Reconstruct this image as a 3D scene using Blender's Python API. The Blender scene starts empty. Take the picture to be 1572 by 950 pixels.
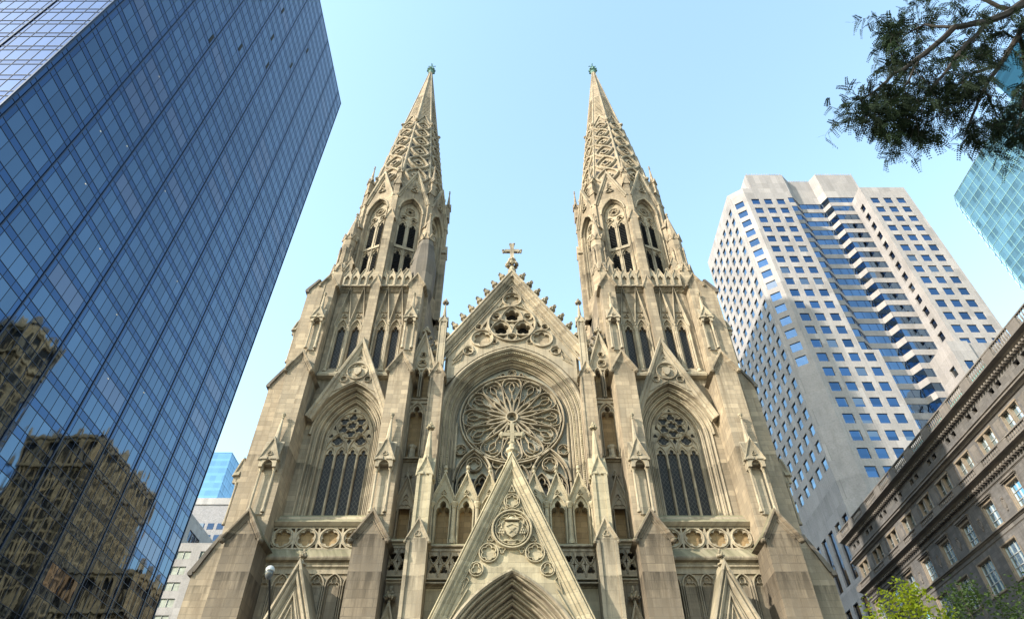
import bpy, bmesh, math, random
from mathutils import Vector, Matrix
from mathutils.geometry import tessellate_polygon, delaunay_2d_cdt
random.seed(7)
PI = math.pi
sc = bpy.context.scene
COL = sc.collection

# ------------------------------------------------------------------ camera, light
cam = bpy.data.cameras.new('camera')
co = bpy.data.objects.new('camera', cam)
COL.objects.link(co)
co.location = (0, -43, 1.7)
co.rotation_euler = (math.radians(90 + 43.92), 0, 0)
cam.sensor_width = 36
cam.lens = 36 * 997 / 1572
cam.clip_end = 6000
cam.clip_start = 0.1
sc.camera = co

SUN_DIR = Vector((-0.75, -0.44, 0.52)).normalized()      # towards the sun
SUN_EL = math.asin(SUN_DIR.z)
SUN_ROT = math.atan2(SUN_DIR.x, SUN_DIR.y)
w = bpy.data.worlds.new('World')
sc.world = w
w.use_nodes = True
nt = w.node_tree
bg = nt.nodes['Background']
sky = nt.nodes.new('ShaderNodeTexSky')
sky.sky_type = 'NISHITA'
sky.sun_disc = False
sky.sun_elevation = SUN_EL
sky.sun_rotation = SUN_ROT
sky.air_density = 1.75
sky.dust_density = 1.0
sky.ozone_density = 0.8
tint = nt.nodes.new('ShaderNodeMix'); tint.data_type = 'RGBA'; tint.blend_type = 'MULTIPLY'
tint.inputs[0].default_value = 1.0; tint.inputs[7].default_value = (0.95, 1.005, 1.0, 1)
nt.links.new(sky.outputs[0], tint.inputs[6])
nt.links.new(tint.outputs[2], bg.inputs[0])
bg.inputs[1].default_value = 0.15
sd = bpy.data.lights.new('sun', 'SUN')
sd.energy = 3.1
sd.angle = math.radians(0.6)
sd.color = (1.0, 0.91, 0.76)
so = bpy.data.objects.new('sun', sd)
COL.objects.link(so)
so.location = (-60, -60, 90)
so.rotation_euler = SUN_DIR.to_track_quat('Z', 'Y').to_euler()
sc.view_settings.view_transform = 'Standard'
sc.view_settings.look = 'None'
sc.view_settings.gamma = 1
sc.view_settings.exposure = 1.7
sc.view_settings.use_curve_mapping = False

# ------------------------------------------------------------------ mesh builder
def inside(x, z, poly):
    r = False; n = len(poly); j = n-1
    for i in range(n):
        a, b = poly[i], poly[j]
        if (a[1] > z) != (b[1] > z) and x < (b[0]-a[0])*(z-a[1])/(b[1]-a[1]) + a[0]: r = not r
        j = i
    return r
class MB:
    def __init__(s, xf=None):
        s.v = []; s.f = []; s.xf = xf
    def add(s, vs, fs):
        n = len(s.v)
        if s.xf is not None:
            vs = [s.xf @ Vector(p) for p in vs]
        s.v.extend([tuple(p) for p in vs])
        s.f.extend([tuple(n + i for i in f) for f in fs])
    def box(s, x0, x1, y0, y1, z0, z1):
        s.add([(x0,y0,z0),(x1,y0,z0),(x1,y1,z0),(x0,y1,z0),(x0,y0,z1),(x1,y0,z1),(x1,y1,z1),(x0,y1,z1)],
              [(0,3,2,1),(4,5,6,7),(0,1,5,4),(1,2,6,5),(2,3,7,6),(3,0,4,7)])
    def prism(s, poly, y0, y1, holes=(), back=True):
        """polygon in (x, z) pushed from y0 to y1"""
        loops = [list(poly)] + [list(h) for h in holes]
        flat = [p for l in loops for p in l]
        if holes:
            es = []; b = 0
            for l in loops:
                es += [(b+i, b+(i+1) % len(l)) for i in range(len(l))]; b += len(l)
            ov, _, of, _, _, _ = delaunay_2d_cdt([Vector(p) for p in flat], es, [], 0, 1e-5)
            fv = [(p.x, p.y) for p in ov]; tris = []
            for t in of:
                cx = sum(fv[i][0] for i in t)/len(t); cz = sum(fv[i][1] for i in t)/len(t)
                if inside(cx, cz, loops[0]) and not any(inside(cx, cz, h) for h in loops[1:]): tris.append(tuple(t))
        else:
            fv = flat
            tris = [tuple(t) for t in tessellate_polygon([[Vector((p[0], p[1], 0)) for p in l] for l in loops])]
        n = len(fv)
        vs = [(p[0], y0, p[1]) for p in fv] + [(p[0], y1, p[1]) for p in fv]
        fs = list(tris)
        if back: fs += [tuple(n + i for i in reversed(t)) for t in tris]
        s.add(vs, fs)
        # rims
        for l in loops:
            m = len(l)
            s.add([(p[0], y0, p[1]) for p in l] + [(p[0], y1, p[1]) for p in l], [(i, (i+1) % m, m+(i+1) % m, m+i) for i in range(m)])
    def prism_x(s, poly, x0, x1):
        """polygon in (y, z) pushed from x0 to x1"""
        n = len(poly)
        vs = [(x0, p[0], p[1]) for p in poly] + [(x1, p[0], p[1]) for p in poly]
        fs = [tuple(range(n)), tuple(range(2*n-1, n-1, -1))]
        fs += [(i, (i+1) % n, n+(i+1) % n, n+i) for i in range(n)]
        s.add(vs, fs)
    def prism_z(s, poly, z0, z1):
        n = len(poly)
        vs = [(p[0], p[1], z0) for p in poly] + [(p[0], p[1], z1) for p in poly]
        fs = [tuple(range(n)), tuple(range(2*n-1, n-1, -1))]
        fs += [(i, (i+1) % n, n+(i+1) % n, n+i) for i in range(n)]
        s.add(vs, fs)
    def sweep(s, path, prof, closed=False, solid=True):
        """path in (x, z); profile points (n, y): n along the in-plane left normal"""
        m = len(path); k = len(prof); vs = []
        for i in range(m):
            p = Vector(path[i])
            a = Vector(path[i-1]) if (i > 0 or closed) else None
            b = Vector(path[(i+1) % m]) if (i < m-1 or closed) else None
            d1 = (p - a).normalized() if a is not None and (p-a).length > 1e-9 else None
            d2 = (b - p).normalized() if b is not None and (b-p).length > 1e-9 else None
            if d1 is None: d1 = d2
            if d2 is None: d2 = d1
            n1 = Vector((-d1.y, d1.x)); n2 = Vector((-d2.y, d2.x))
            nn = (n1 + n2)
            if nn.length < 1e-6: nn = n1
            nn.normalize()
            nn = nn / max(0.35, nn.dot(n1))
            for (o, y) in prof:
                q = p + nn * o
                vs.append((q.x, y, q.y))
        fs = []
        kk = k if solid else k-1
        for i in range(m if closed else m-1):
            j = (i+1) % m
            for t in range(kk):
                u = (t+1) % k
                fs.append((i*k+t, i*k+u, j*k+u, j*k+t))
        if solid and not closed:
            fs.append(tuple(range(k)))
            fs.append(tuple((m-1)*k + t for t in range(k-1, -1, -1)))
        s.add(vs, fs)
    def lathe(s, cx, cy, prof, n=8, rot=0.0):
        """prof: (radius, z) from the bottom up"""
        vs = []; fs = []
        for (r, z) in prof:
            for i in range(n):
                a = rot + 2*PI*i/n
                vs.append((cx + r*math.cos(a), cy + r*math.sin(a), z))
        for k in range(len(prof)-1):
            for i in range(n):
                j = (i+1) % n
                fs.append((k*n+i, k*n+j, (k+1)*n+j, (k+1)*n+i))
        fs.append(tuple(range(n-1, -1, -1)))
        fs.append(tuple((len(prof)-1)*n + i for i in range(n)))
        s.add(vs, fs)
    def tube(s, pts, rad, n=6):
        pts = [Vector(p) for p in pts]
        if not isinstance(rad, (list, tuple)): rad = [rad]*len(pts)
        vs = []; fs = []
        up = None
        for i, p in enumerate(pts):
            d = (pts[min(i+1, len(pts)-1)] - pts[max(i-1, 0)]).normalized()
            if up is None:
                up = Vector((0,0,1)) if abs(d.z) < 0.9 else Vector((1,0,0))
            a = d.cross(up).normalized(); b = a.cross(d).normalized(); up = b
            for k in range(n):
                t = 2*PI*k/n
                vs.append(tuple(p + (a*math.cos(t) + b*math.sin(t))*rad[i]))
        for i in range(len(pts)-1):
            for k in range(n):
                j = (k+1) % n
                fs.append((i*n+k, i*n+j, (i+1)*n+j, (i+1)*n+k))
        fs.append(tuple(range(n-1, -1, -1)))
        fs.append(tuple((len(pts)-1)*n + i for i in range(n)))
        s.add(vs, fs)
    def blob(s, x, y, z, rx, ry=None, rz=None, jag=0.25, seed=None):
        ry = ry or rx; rz = rz or rx
        rr = random.Random(seed if seed is not None else int((x*31+y*17+z*13)*100))
        vs = []
        for p in ICO_V:
            k = 1 + rr.uniform(-jag, jag)
            vs.append((x + p[0]*rx*k, y + p[1]*ry*k, z + p[2]*rz*k))
        s.add(vs, ICO_F)
    def bar(s, a, b, wd, y0, y1):
        """flat bar between (x,z) points"""
        a = Vector(a); b = Vector(b); d = (b-a).normalized(); n = Vector((-d.y, d.x))*wd/2
        q = [a+n, b+n, b-n, a-n]
        s.prism([(p.x, p.y) for p in q], y0, y1)
    def mesh(s, name, smooth=False):
        me = bpy.data.meshes.new(name)
        me.from_pydata(s.v, [], s.f)
        bm = bmesh.new(); bm.from_mesh(me)
        bmesh.ops.remove_doubles(bm, verts=bm.verts, dist=1e-5); bmesh.ops.recalc_face_normals(bm, faces=bm.faces)
        bm.to_mesh(me); bm.free()
        if smooth:
            me.polygons.foreach_set('use_smooth', [True]*len(me.polygons))
        return me
    def build(s, name, mat, parent=None, label=None, smooth=False):
        me = s.mesh(name, smooth)
        for m in (mat if isinstance(mat, (list, tuple)) else [mat]): me.materials.append(m)
        o = bpy.data.objects.new(name, me)
        COL.objects.link(o)
        if parent is not None: 
            o.parent = parent
            if parent.parent is None: o.matrix_parent_inverse = Matrix.Translation(parent.location).inverted()
        if label: o['label'] = label
        return o
_b = bmesh.new(); bmesh.ops.create_icosphere(_b, subdivisions=2, radius=1)
ICO_V = [tuple(v.co) for v in _b.verts]; ICO_F = [tuple(v.index for v in f.verts) for f in _b.faces]; _b.free()

def empty(name, loc, label, cat, group=None):
    o = bpy.data.objects.new(name, None); COL.objects.link(o)
    o.location = loc; o['label'] = label; o['category'] = cat
    if group: o['group'] = group
    return o
def tag(o, label, cat, group=None, kind=None):
    o['label'] = label; o['category'] = cat
    if group: o['group'] = group
    if kind: o['kind'] = kind
    return o
def struct(name, mb, mat):
    o = mb.build(name, mat); o['kind'] = 'structure'; return o

# ------------------------------------------------------------------ 2D gothic geometry
def arch(cx, zs, hw, rise, n=10, off=0.0):
    """pointed arch from left springing over the apex to the right springing, pushed outwards by off"""
    R = (hw*hw + rise*rise)/(2*hw)
    c = R - hw
    Ro = R + off
    a1 = math.acos(min(1, c/Ro)) if Ro > 0 else 0
    L = []
    for i in range(n+1):
        t = a1*i/n
        L.append((cx + c - Ro*math.cos(t), zs + Ro*math.sin(t)))
    Rr = [(2*cx - p[0], p[1]) for p in reversed(L[:-1])]
    return L + Rr
def arch_open(cx, z0, zs, hw, rise, n=10, off=0.0):
    a = arch(cx, zs, hw, rise, n, off)
    return [(a[0][0], z0)] + a + [(a[-1][0], z0)]
def foil(cx, cz, r, n=4, rot=0.0, seg=None):
    d = r*{3:.5, 4:.54, 5:.58, 6:.62, 8:.70}.get(n, .6); rl = r - d
    seg = seg or n*7
    out = []
    for i in range(seg):
        t = 2*PI*i/seg
        best = 0.3*r
        for k in range(n):
            ph = t - (rot + PI/2 + 2*PI*k/n)
            q = rl*rl - (d*math.sin(ph))**2
            if q >= 0:
                x = d*math.cos(ph) + math.sqrt(q)
                best = max(best, x)
        out.append((cx + best*math.cos(t), cz + best*math.sin(t)))
    return out
def circle(cx, cz, r, n=24):
    return [(cx + r*math.cos(2*PI*i/n), cz + r*math.sin(2*PI*i/n)) for i in range(n)]
def lancet(cx, z0, zs, hw, cusp=True):
    """light with a trefoil head"""
    if not cusp: return arch_open(cx, z0, zs, hw, hw*1.5, 5)
    p = [(cx-hw, z0), (cx-hw, zs)]
    for a in (150, 120, 90, 60): 
        p.append((cx - hw*.5 + hw*.5*math.cos(math.radians(a)), zs + hw*.62*math.sin(math.radians(a))))
    p.append((cx-hw*.34, zs+hw*.5))
    for a in (200, 165, 130, 105):
        p.append((cx + hw*.5*math.cos(math.radians(a)), zs + hw*.95 + hw*.62*math.sin(math.radians(a))))
    q = [(2*cx - x, z) for x, z in reversed(p)]
    return p + [(cx, zs + hw*1.72)] + q
def tri_shrink(pts, k):
    cx = sum(p[0] for p in pts)/len(pts); cz = sum(p[1] for p in pts)/len(pts)
    return [(cx + (p[0]-cx)*k, cz + (p[1]-cz)*k) for p in pts]
def bead(w_, y, h):
    h = h*1.45
    return [(-w_, y), (-w_*.8, y-h*.6), (-w_*.4, y-h), (w_*.4, y-h), (w_*.8, y-h*.6), (w_, y)]
def box_prof(n0, n1, y0, y1):
    return [(n0, y1), (n0, y0), (n1, y0), (n1, y1)]
def steps_prof(n0, y0, n1, y1, k):
    """moulded splay with k rolls from (n0,y0) to (n1,y1)"""
    out = [(n0, y0)]
    for i in range(k):
        a = i/k; b = (i+1)/k
        na = n0+(n1-n0)*a; nb = n0+(n1-n0)*b; ya = y0+(y1-y0)*a; yb = y0+(y1-y0)*b
        dn = nb-na; dy = yb-ya
        out += [(na+dn*.16, ya-.05), (na+dn*.34, ya-.02), (na+dn*.42, ya+dy*.28), (na+dn*.26, ya+dy*.62), (na+dn*.34, ya+dy*1.02), (na+dn*.58, ya+dy*1.08), (na+dn*.70, ya+dy*.72), (na+dn*.92, ya+dy*.70), (nb, yb)]
    return out

# ------------------------------------------------------------------ materials
def new_mat(name):
    m = bpy.data.materials.new(name); m.use_nodes = True
    t = m.node_tree; p = t.nodes['Principled BSDF']
    return m, t, p
class N:
    def __init__(s, t): s.t = t
    def n(s, typ, **kw):
        o = s.t.nodes.new(typ)
        for k, v in kw.items(): setattr(o, k, v)
        return o
    def l(s, a, b): s.t.links.new(a, b)
    def math(s, op, a, b=None, c=None):
        o = s.n('ShaderNodeMath', operation=op)
        for i, x in enumerate((a, b, c)):
            if x is None: continue
            if isinstance(x, (int, float)): o.inputs[i].default_value = x
            else: s.l(x, o.inputs[i])
        return o.outputs[0]
    def mix(s, f, a, b, mode='MIX'):
        o = s.n('ShaderNodeMix', data_type='RGBA', blend_type=mode)
        for i, x in ((0, f), (6, a), (7, b)):
            if isinstance(x, (int, float)): o.inputs[i].default_value = x
            elif isinstance(x, tuple): o.inputs[i].default_value = x + (1,) if len(x) == 3 else x
            else: s.l(x, o.inputs[i])
        return o.outputs[2]
    def comb(s, x, y, z=0.0):
        o = s.n('ShaderNodeCombineXYZ')
        for i, v in enumerate((x, y, z)):
            if isinstance(v, (int, float)): o.inputs[i].default_value = v
            else: s.l(v, o.inputs[i])
        return o.outputs[0]
    def noise(s, vec, scale, detail=4, rough=.55):
        o = s.n('ShaderNodeTexNoise'); o.inputs['Scale'].default_value = scale
        o.inputs['Detail'].default_value = detail; o.inputs['Roughness'].default_value = rough
        s.l(vec, o.inputs['Vector']); return o.outputs['Fac']
    def ramp(s, f, stops):
        o = s.n('ShaderNodeValToRGB'); e = o.color_ramp.elements
        while len(e) < len(stops): e.new(.5)
        for i, (p, c) in enumerate(stops):
            e[i].position = p; e[i].color = (c, c, c, 1) if isinstance(c, (int, float)) else c + (1,)
        s.l(f, o.inputs[0]); return o.outputs[0]

def stone(name, c1, c2, bw=1.15, rh=.43, mortar=.014, grime=.55, moss=.5, rough=.85, msh=.45, streak=.75, low=0.0):
    m, t, p = new_mat(name); g = N(t)
    geo = g.n('ShaderNodeNewGeometry'); sep = g.n('ShaderNodeSeparateXYZ'); g.l(geo.outputs['Position'], sep.inputs[0])
    X, Y, Z = sep.outputs
    u = g.math('ADD', X, Y)
    br = g.n('ShaderNodeTexBrick'); br.offset = .5
    br.inputs['Scale'].default_value = 1; br.inputs['Brick Width'].default_value = bw
    br.inputs['Row Height'].default_value = rh; br.inputs['Mortar Size'].default_value = mortar
    br.inputs['Mortar Smooth'].default_value = .3; br.inputs['Bias'].default_value = 0
    br.inputs['Color1'].default_value = c1 + (1,); br.inputs['Color2'].default_value = c2 + (1,)
    br.inputs['Mortar'].default_value = tuple(c*msh for c in c1) + (1,)
    g.l(g.comb(u, Z), br.inputs['Vector'])
    n1 = g.noise(geo.outputs['Position'], .35, 5, .6)
    n2 = g.noise(geo.outputs['Position'], 3.2, 4, .6)
    st = g.noise(g.comb(g.math('MULTIPLY', u, 3.0), g.math('MULTIPLY', Z, .16)), 1.0, 4, .6)
    c = g.mix(g.ramp(n1, [(.36, 0.0), (.62, grime)]), br.outputs['Color'], tuple(x*y for x, y in zip(c1, (.47, .50, .56))))
    c = g.mix(g.ramp(st, [(.50, 0.0), (.68, streak)]), c, tuple(x*y for x, y in zip(c1, (.38, .36, .35))))
    c = g.mix(g.ramp(n2, [(.33, .45), (.58, 0.0)]), c, tuple(x*.55 for x in c1))
    cell = g.comb(g.math('FLOOR', g.math('DIVIDE', u, bw*.5)), g.math('FLOOR', g.math('DIVIDE', Z, rh)))
    wn = g.n('ShaderNodeTexWhiteNoise'); g.l(cell, wn.inputs['Vector'])
    c = g.mix(g.ramp(wn.outputs['Value'], [(.70, 0.0), (.98, .30)]), c, tuple(min(1, x*1.35) for x in c1))
    c = g.mix(g.ramp(wn.outputs['Value'], [(.02, .40), (.22, 0.0)]), c, tuple(x*.55 for x in c1))
    if low > 0:
        fz = g.n('ShaderNodeMapRange'); fz.inputs[1].default_value = 30; fz.inputs[2].default_value = 12
        fz.inputs[3].default_value = 0; fz.inputs[4].default_value = low; g.l(Z, fz.inputs[0])
        k = g.math('MULTIPLY', fz.outputs[0], g.math('ADD', n1, .3))
        c = g.mix(k, c, (.20, .165, .125))
    # rain streaks and soot hanging below the ledges
    led = None
    for zl in (62.3, 52.6, 45.9, 35.0, 27.2, 20.1, 17.7):
        d = g.math('SUBTRACT', zl, Z)
        k_ = g.math('MULTIPLY', g.math('GREATER_THAN', d, 0.0), g.math('MAXIMUM', g.math('SUBTRACT', 1.0, g.math('DIVIDE', d, 2.6)), 0.0))
        led = k_ if led is None else g.math('MAXIMUM', led, k_)
    st2 = g.noise(g.comb(g.math('MULTIPLY', u, 2.1), g.math('MULTIPLY', Z, .22)), 1.0, 5, .7)
    c = g.mix(g.math('MULTIPLY', g.math('MULTIPLY', led, g.ramp(st2, [(.36, 0.0), (.58, 1.0)])), streak*1.2), c, tuple(x*.24 for x in c1))
    if moss > 0:
        sn = g.n('ShaderNodeSeparateXYZ'); g.l(geo.outputs['Normal'], sn.inputs[0])
        up = g.math('MULTIPLY', g.ramp(sn.outputs[2], [(.25, 0.0), (.7, moss)]), g.ramp(n2, [(.3, .35), (.55, 1.0)]))
        c = g.mix(up, c, (.13, .135, .07))
    g.l(c, p.inputs['Base Color']); p.inputs['Roughness'].default_value = rough
    p.inputs['Specular IOR Level'].default_value = .3
    bp = g.n('ShaderNodeBump'); bp.inputs['Strength'].default_value = .5; bp.inputs['Distance'].default_value = .04
    h = g.math('ADD', g.math('MULTIPLY', br.outputs['Fac'], -.6), g.math('MULTIPLY', g.noise(geo.outputs['Position'], 9, 4, .6), .7))
    g.l(h, bp.inputs['Height']); g.l(bp.outputs[0], p.inputs['Normal'])
    return m

M = {}
M['stone'] = stone('marble_ashlar', (.335, .272, .19), (.235, .188, .13), low=.45)
M['trim'] = stone('carved_marble', (.355, .30, .215), (.285, .238, .17), bw=1.6, rh=.8, mortar=.008, grime=.6, moss=.75, streak=.8, low=.3)
M['pale'] = stone('pale_marble', (.37, .32, .22), (.30, .255, .17), bw=1.4, rh=.62, mortar=.010, grime=.45, moss=.7, streak=.35)
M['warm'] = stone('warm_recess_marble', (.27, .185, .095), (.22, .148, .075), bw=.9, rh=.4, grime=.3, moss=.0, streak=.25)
M['grimy'] = stone('weathered_marble', (.185, .147, .104), (.115, .091, .064), bw=1.1, rh=.52, mortar=.022, grime=.95, moss=.6, streak=.9, msh=.35, low=.3)
M['cover'] = stone('grey_weathered_stone', (.155, .135, .11), (.14, .12, .10), bw=3, rh=2, mortar=.004, grime=.7, moss=.1, streak=.6)
M['slate'] = stone('roof_slate', (.12, .12, .13), (.09, .09, .10), bw=.4, rh=.25, grime=.4, moss=.2, rough=.6)
M['paving'] = stone('stone_paving', (.36, .34, .31), (.30, .285, .26), bw=1.2, rh=1.2, grime=.4, moss=.0)

def plain(name, c, rough=.6, metal=0.0, var=.25, nscale=2.0, spec=.5, bump=0.0):
    m, t, p = new_mat(name); g = N(t)
    geo = g.n('ShaderNodeNewGeometry')
    n = g.noise(geo.outputs['Position'], nscale, 5, .6)
    c2 = g.mix(g.ramp(n, [(.3, 0.0), (.75, 1.0)]), tuple(x*(1+var*.4) for x in c), tuple(x*(1-var) for x in c))
    g.l(c2, p.inputs['Base Color']); p.inputs['Roughness'].default_value = rough
    p.inputs['Metallic'].default_value = metal; p.inputs['Specular IOR Level'].default_value = spec
    if bump:
        bp = g.n('ShaderNodeBump'); bp.inputs['Strength'].default_value = bump; bp.inputs['Distance'].default_value = .02
        g.l(n, bp.inputs['Height']); g.l(bp.outputs[0], p.inputs['Normal'])
    return m
M['louvre'] = plain('dark_louvre', (.028, .03, .032), .8, spec=.1)
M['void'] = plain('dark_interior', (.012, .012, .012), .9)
M['patina'] = plain('green_copper', (.13, .27, .24), .6, var=.5, nscale=4)
M['wood'] = plain('dark_bronze', (.06, .045, .03), .45, .4)
M['asphalt'] = plain('asphalt', (.05, .05, .052), .85, nscale=.7, bump=.2)
M['kerb'] = plain('granite_kerb', (.32, .32, .31), .7)
M['paint'] = plain('road_paint', (.75, .75, .72), .6, var=.3, nscale=5)
M['black_metal'] = plain('black_metal', (.02, .022, .022), .4, .5)
M['grey_metal'] = plain('pale_grey_metal', (.33, .34, .34), .45, .2)
M['lamp_glass'] = plain('lamp_glass', (.07, .075, .08), .10, 0, .15, 6, .5)

def lattice(name, base, lead, sc_=.30, metal=0.0, rough=.25, grid=1.15, patch=.5, refl=.5):
    """leaded light: diamond lattice and iron saddle bars"""
    m, t, p = new_mat(name); g = N(t)
    geo = g.n('ShaderNodeNewGeometry'); sep = g.n('ShaderNodeSeparateXYZ'); g.l(geo.outputs['Position'], sep.inputs[0])
    X, Y, Z = sep.outputs; u = g.math('ADD', X, Y)
    def line(e, period, wd):
        q = g.math('FRACT', g.math('DIVIDE', e, period))
        return g.math('LESS_THAN', g.math('ABSOLUTE', g.math('SUBTRACT', q, .5)), wd)
    a = line(g.math('ADD', u, g.math('MULTIPLY', Z, .7)), sc_, .07)
    b = line(g.math('SUBTRACT', u, g.math('MULTIPLY', Z, .7)), sc_, .07)
    c = line(Z, grid, .03)
    ln = g.math('MAXIMUM', a, b)
    n = g.noise(geo.outputs['Position'], .9, 3, .6)
    n2 = g.noise(geo.outputs['Position'], 7, 2, .6)
    col = g.mix(g.ramp(n, [(.35, 0.0), (.7, 1.0)]), base, tuple(x*(1-patch) for x in base))
    col = g.mix(g.ramp(n2, [(.4, 0.0), (.7, .4)]), col, tuple(x*.6 for x in base))
    col = g.mix(g.math('MULTIPLY', ln, .75), col, lead)
    col = g.mix(c, col, (.02, .02, .02))
    g.l(col, p.inputs['Base Color'])
    p.inputs['Roughness'].default_value = rough; p.inputs['Metallic'].default_value = metal
    p.inputs['Specular IOR Level'].default_value = refl
    bp = g.n('ShaderNodeBump'); bp.inputs['Strength'].default_value = .35; bp.inputs['Distance'].default_value = .02
    g.l(g.math('ADD', ln, g.noise(geo.outputs['Position'], 3, 2, .5)), bp.inputs['Height']); g.l(bp.outputs[0], p.inputs['Normal'])
    return m
M['leaded'] = lattice('leaded_glass', (.022, .021, .020), (.085, .078, .066), refl=.12, rough=.3)
M['rose_glass'] = lattice('pale_leaded_glass', (.27, .265, .225), (.17, .165, .14), sc_=.22, rough=.6, grid=50, patch=.35, refl=.15)

exec_order = []
# ------------------------------------------------------------------ gothic pieces
def crocket(mb, x, y, z, s, dx):
    """curled leaf that leaves a sloping edge towards dx (-1 or 1)"""
    mb.blob(x + dx*s*.35, y, z + s*.1, s*.38, s*.42, s*.34, .22)
    mb.blob(x + dx*s*.75, y, z + s*.42, s*.42, s*.5, s*.36, .30)
def finial(mb, x, y, z, s):
    """leafy finial of height about 2.2 s standing at z"""
    mb.lathe(x, y, [(s*.14, z), (s*.12, z+s*.5), (s*.24, z+s*.6), (s*.12, z+s*.7), (s*.1, z+s*1.6)], 8)
    for k in range(4):
        a = PI/4 + k*PI/2
        for rr, hh, q in ((.42, 1.0, .22), (.30, 1.42, .17)):
            mb.blob(x + math.cos(a)*s*rr, y + math.sin(a)*s*rr, z+s*hh, s*q, s*q, s*q*1.15, .3)
    for k in range(4):
        a = k*PI/2
        mb.blob(x + math.cos(a)*s*.45, y + math.sin(a)*s*.45, z+s*1.05, s*.2, s*.2, s*.22, .3)
    mb.blob(x, y, z+s*1.85, s*.2, s*.2, s*.34, .15)
def chevron(mb, cx, hw, y0, y1, ze, za, th=.16, over=.10, knob=True, rings=2):
    """sloping coping of a small gable, moulded in steps"""
    path = [(cx-hw, ze), (cx, za), (cx+hw, ze)]
    mb.sweep(path, [(0, y1), (0, y0-over*.4), (th*.35, y0-over), (th*.8, y0-over), (th, y0-over*.5), (th, y1)])
    if rings > 1:
        mb.sweep(path, [(-th*.55, y1), (-th*.55, y0-over*.1), (-th*.15, y0-over*.35), (0, y0-over*.3), (0, y1)])
    if knob:
        for sx in (-1, 1): mb.blob(cx+sx*(hw+th*.3), y0-over*.3, ze-th*.1, th*.85, th*.9, th*.8, .15)
def gablet(mb, cx, w_, y0, y1, ze, za, th=.16, over=.10, knob=True, foil_r=0.0):
    """gabled cap of a buttress: roof running back with a moulded coping in front"""
    hw = w_/2
    mb.prism([(cx-hw, ze-.01), (cx+hw, ze-.01), (cx, za)], y0-.006, y1-.006)
    chevron(mb, cx, hw+.05, y0, y1+.02, ze-.05, za+.05, th, over, knob)
    if foil_r: 
        z = ze + (za-ze)*.36
        mb.sweep(foil(cx, z, foil_r, 3), bead(.035, y0, .05), True)
def spirelet(mb, cx, cy, r, z0, z1, n=8, rib=True, croc=0, fin=.0, rot=None):
    rot = PI/n if rot is None else rot
    mb.lathe(cx, cy, [(r, z0), (r*.08+.03, z1)], n, rot)
    if croc:
        for k in range(n):
            if n == 8 and k % 2: continue
            a = rot + 2*PI*k/n
            for i in range(croc):
                t = (i+.6)/croc*.9
                rr = r*(1-t)*1.05 + .05
                s_ = r*.22*(1-t*.45)+.02
                mb.blob(cx+math.cos(a)*rr, cy+math.sin(a)*rr, z0+(z1-z0)*t, s_, s_, s_*.8, .3)
    if fin: finial(mb, cx, cy, z1-.05, fin)
def pinnacle(mb, cx, cy, w_, z0, zg, zt, fin=.35, croc=0, gab=True, pan=True):
    """square shaft with a gablet on each face and a spirelet"""
    h = w_/2
    mb.box(cx-h, cx+h, cy-h, cy+h, z0, zg)
    if pan:
        mb.prism(lancet(cx, z0+.15, zg-w_*1.0, h*.62), cy-h-.05, cy-h+.0)
        mb.box(cx-h-.03, cx-h+.08, cy-h-.09, cy-h+.02, z0, zg-.05)
        mb.box(cx+h-.08, cx+h+.03, cy-h-.09, cy-h+.02, z0, zg-.05)
    zs = zg
    if gab:
        gh = w_*1.05
        for k in range(4):
            xf = mb.xf
            R = Matrix.Translation((cx, cy, 0)) @ Matrix.Rotation(k*PI/2, 4, 'Z') 
            mb.xf = (xf @ R) if xf is not None else R
            mb.prism([(-h, zg-.01), (h, zg-.01), (0, zg+gh)], -h-.04-.003*k, -.02)
            chevron(mb, 0, h+.04, -h-.05, -.1-.003*k, zg-.05, zg+gh+.03, w_*.13, w_*.08)
            mb.xf = xf
    spirelet(mb, cx, cy, h*.92, zg, zt-fin*2.0 if fin else zt, 8, croc=croc, fin=fin)
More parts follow.
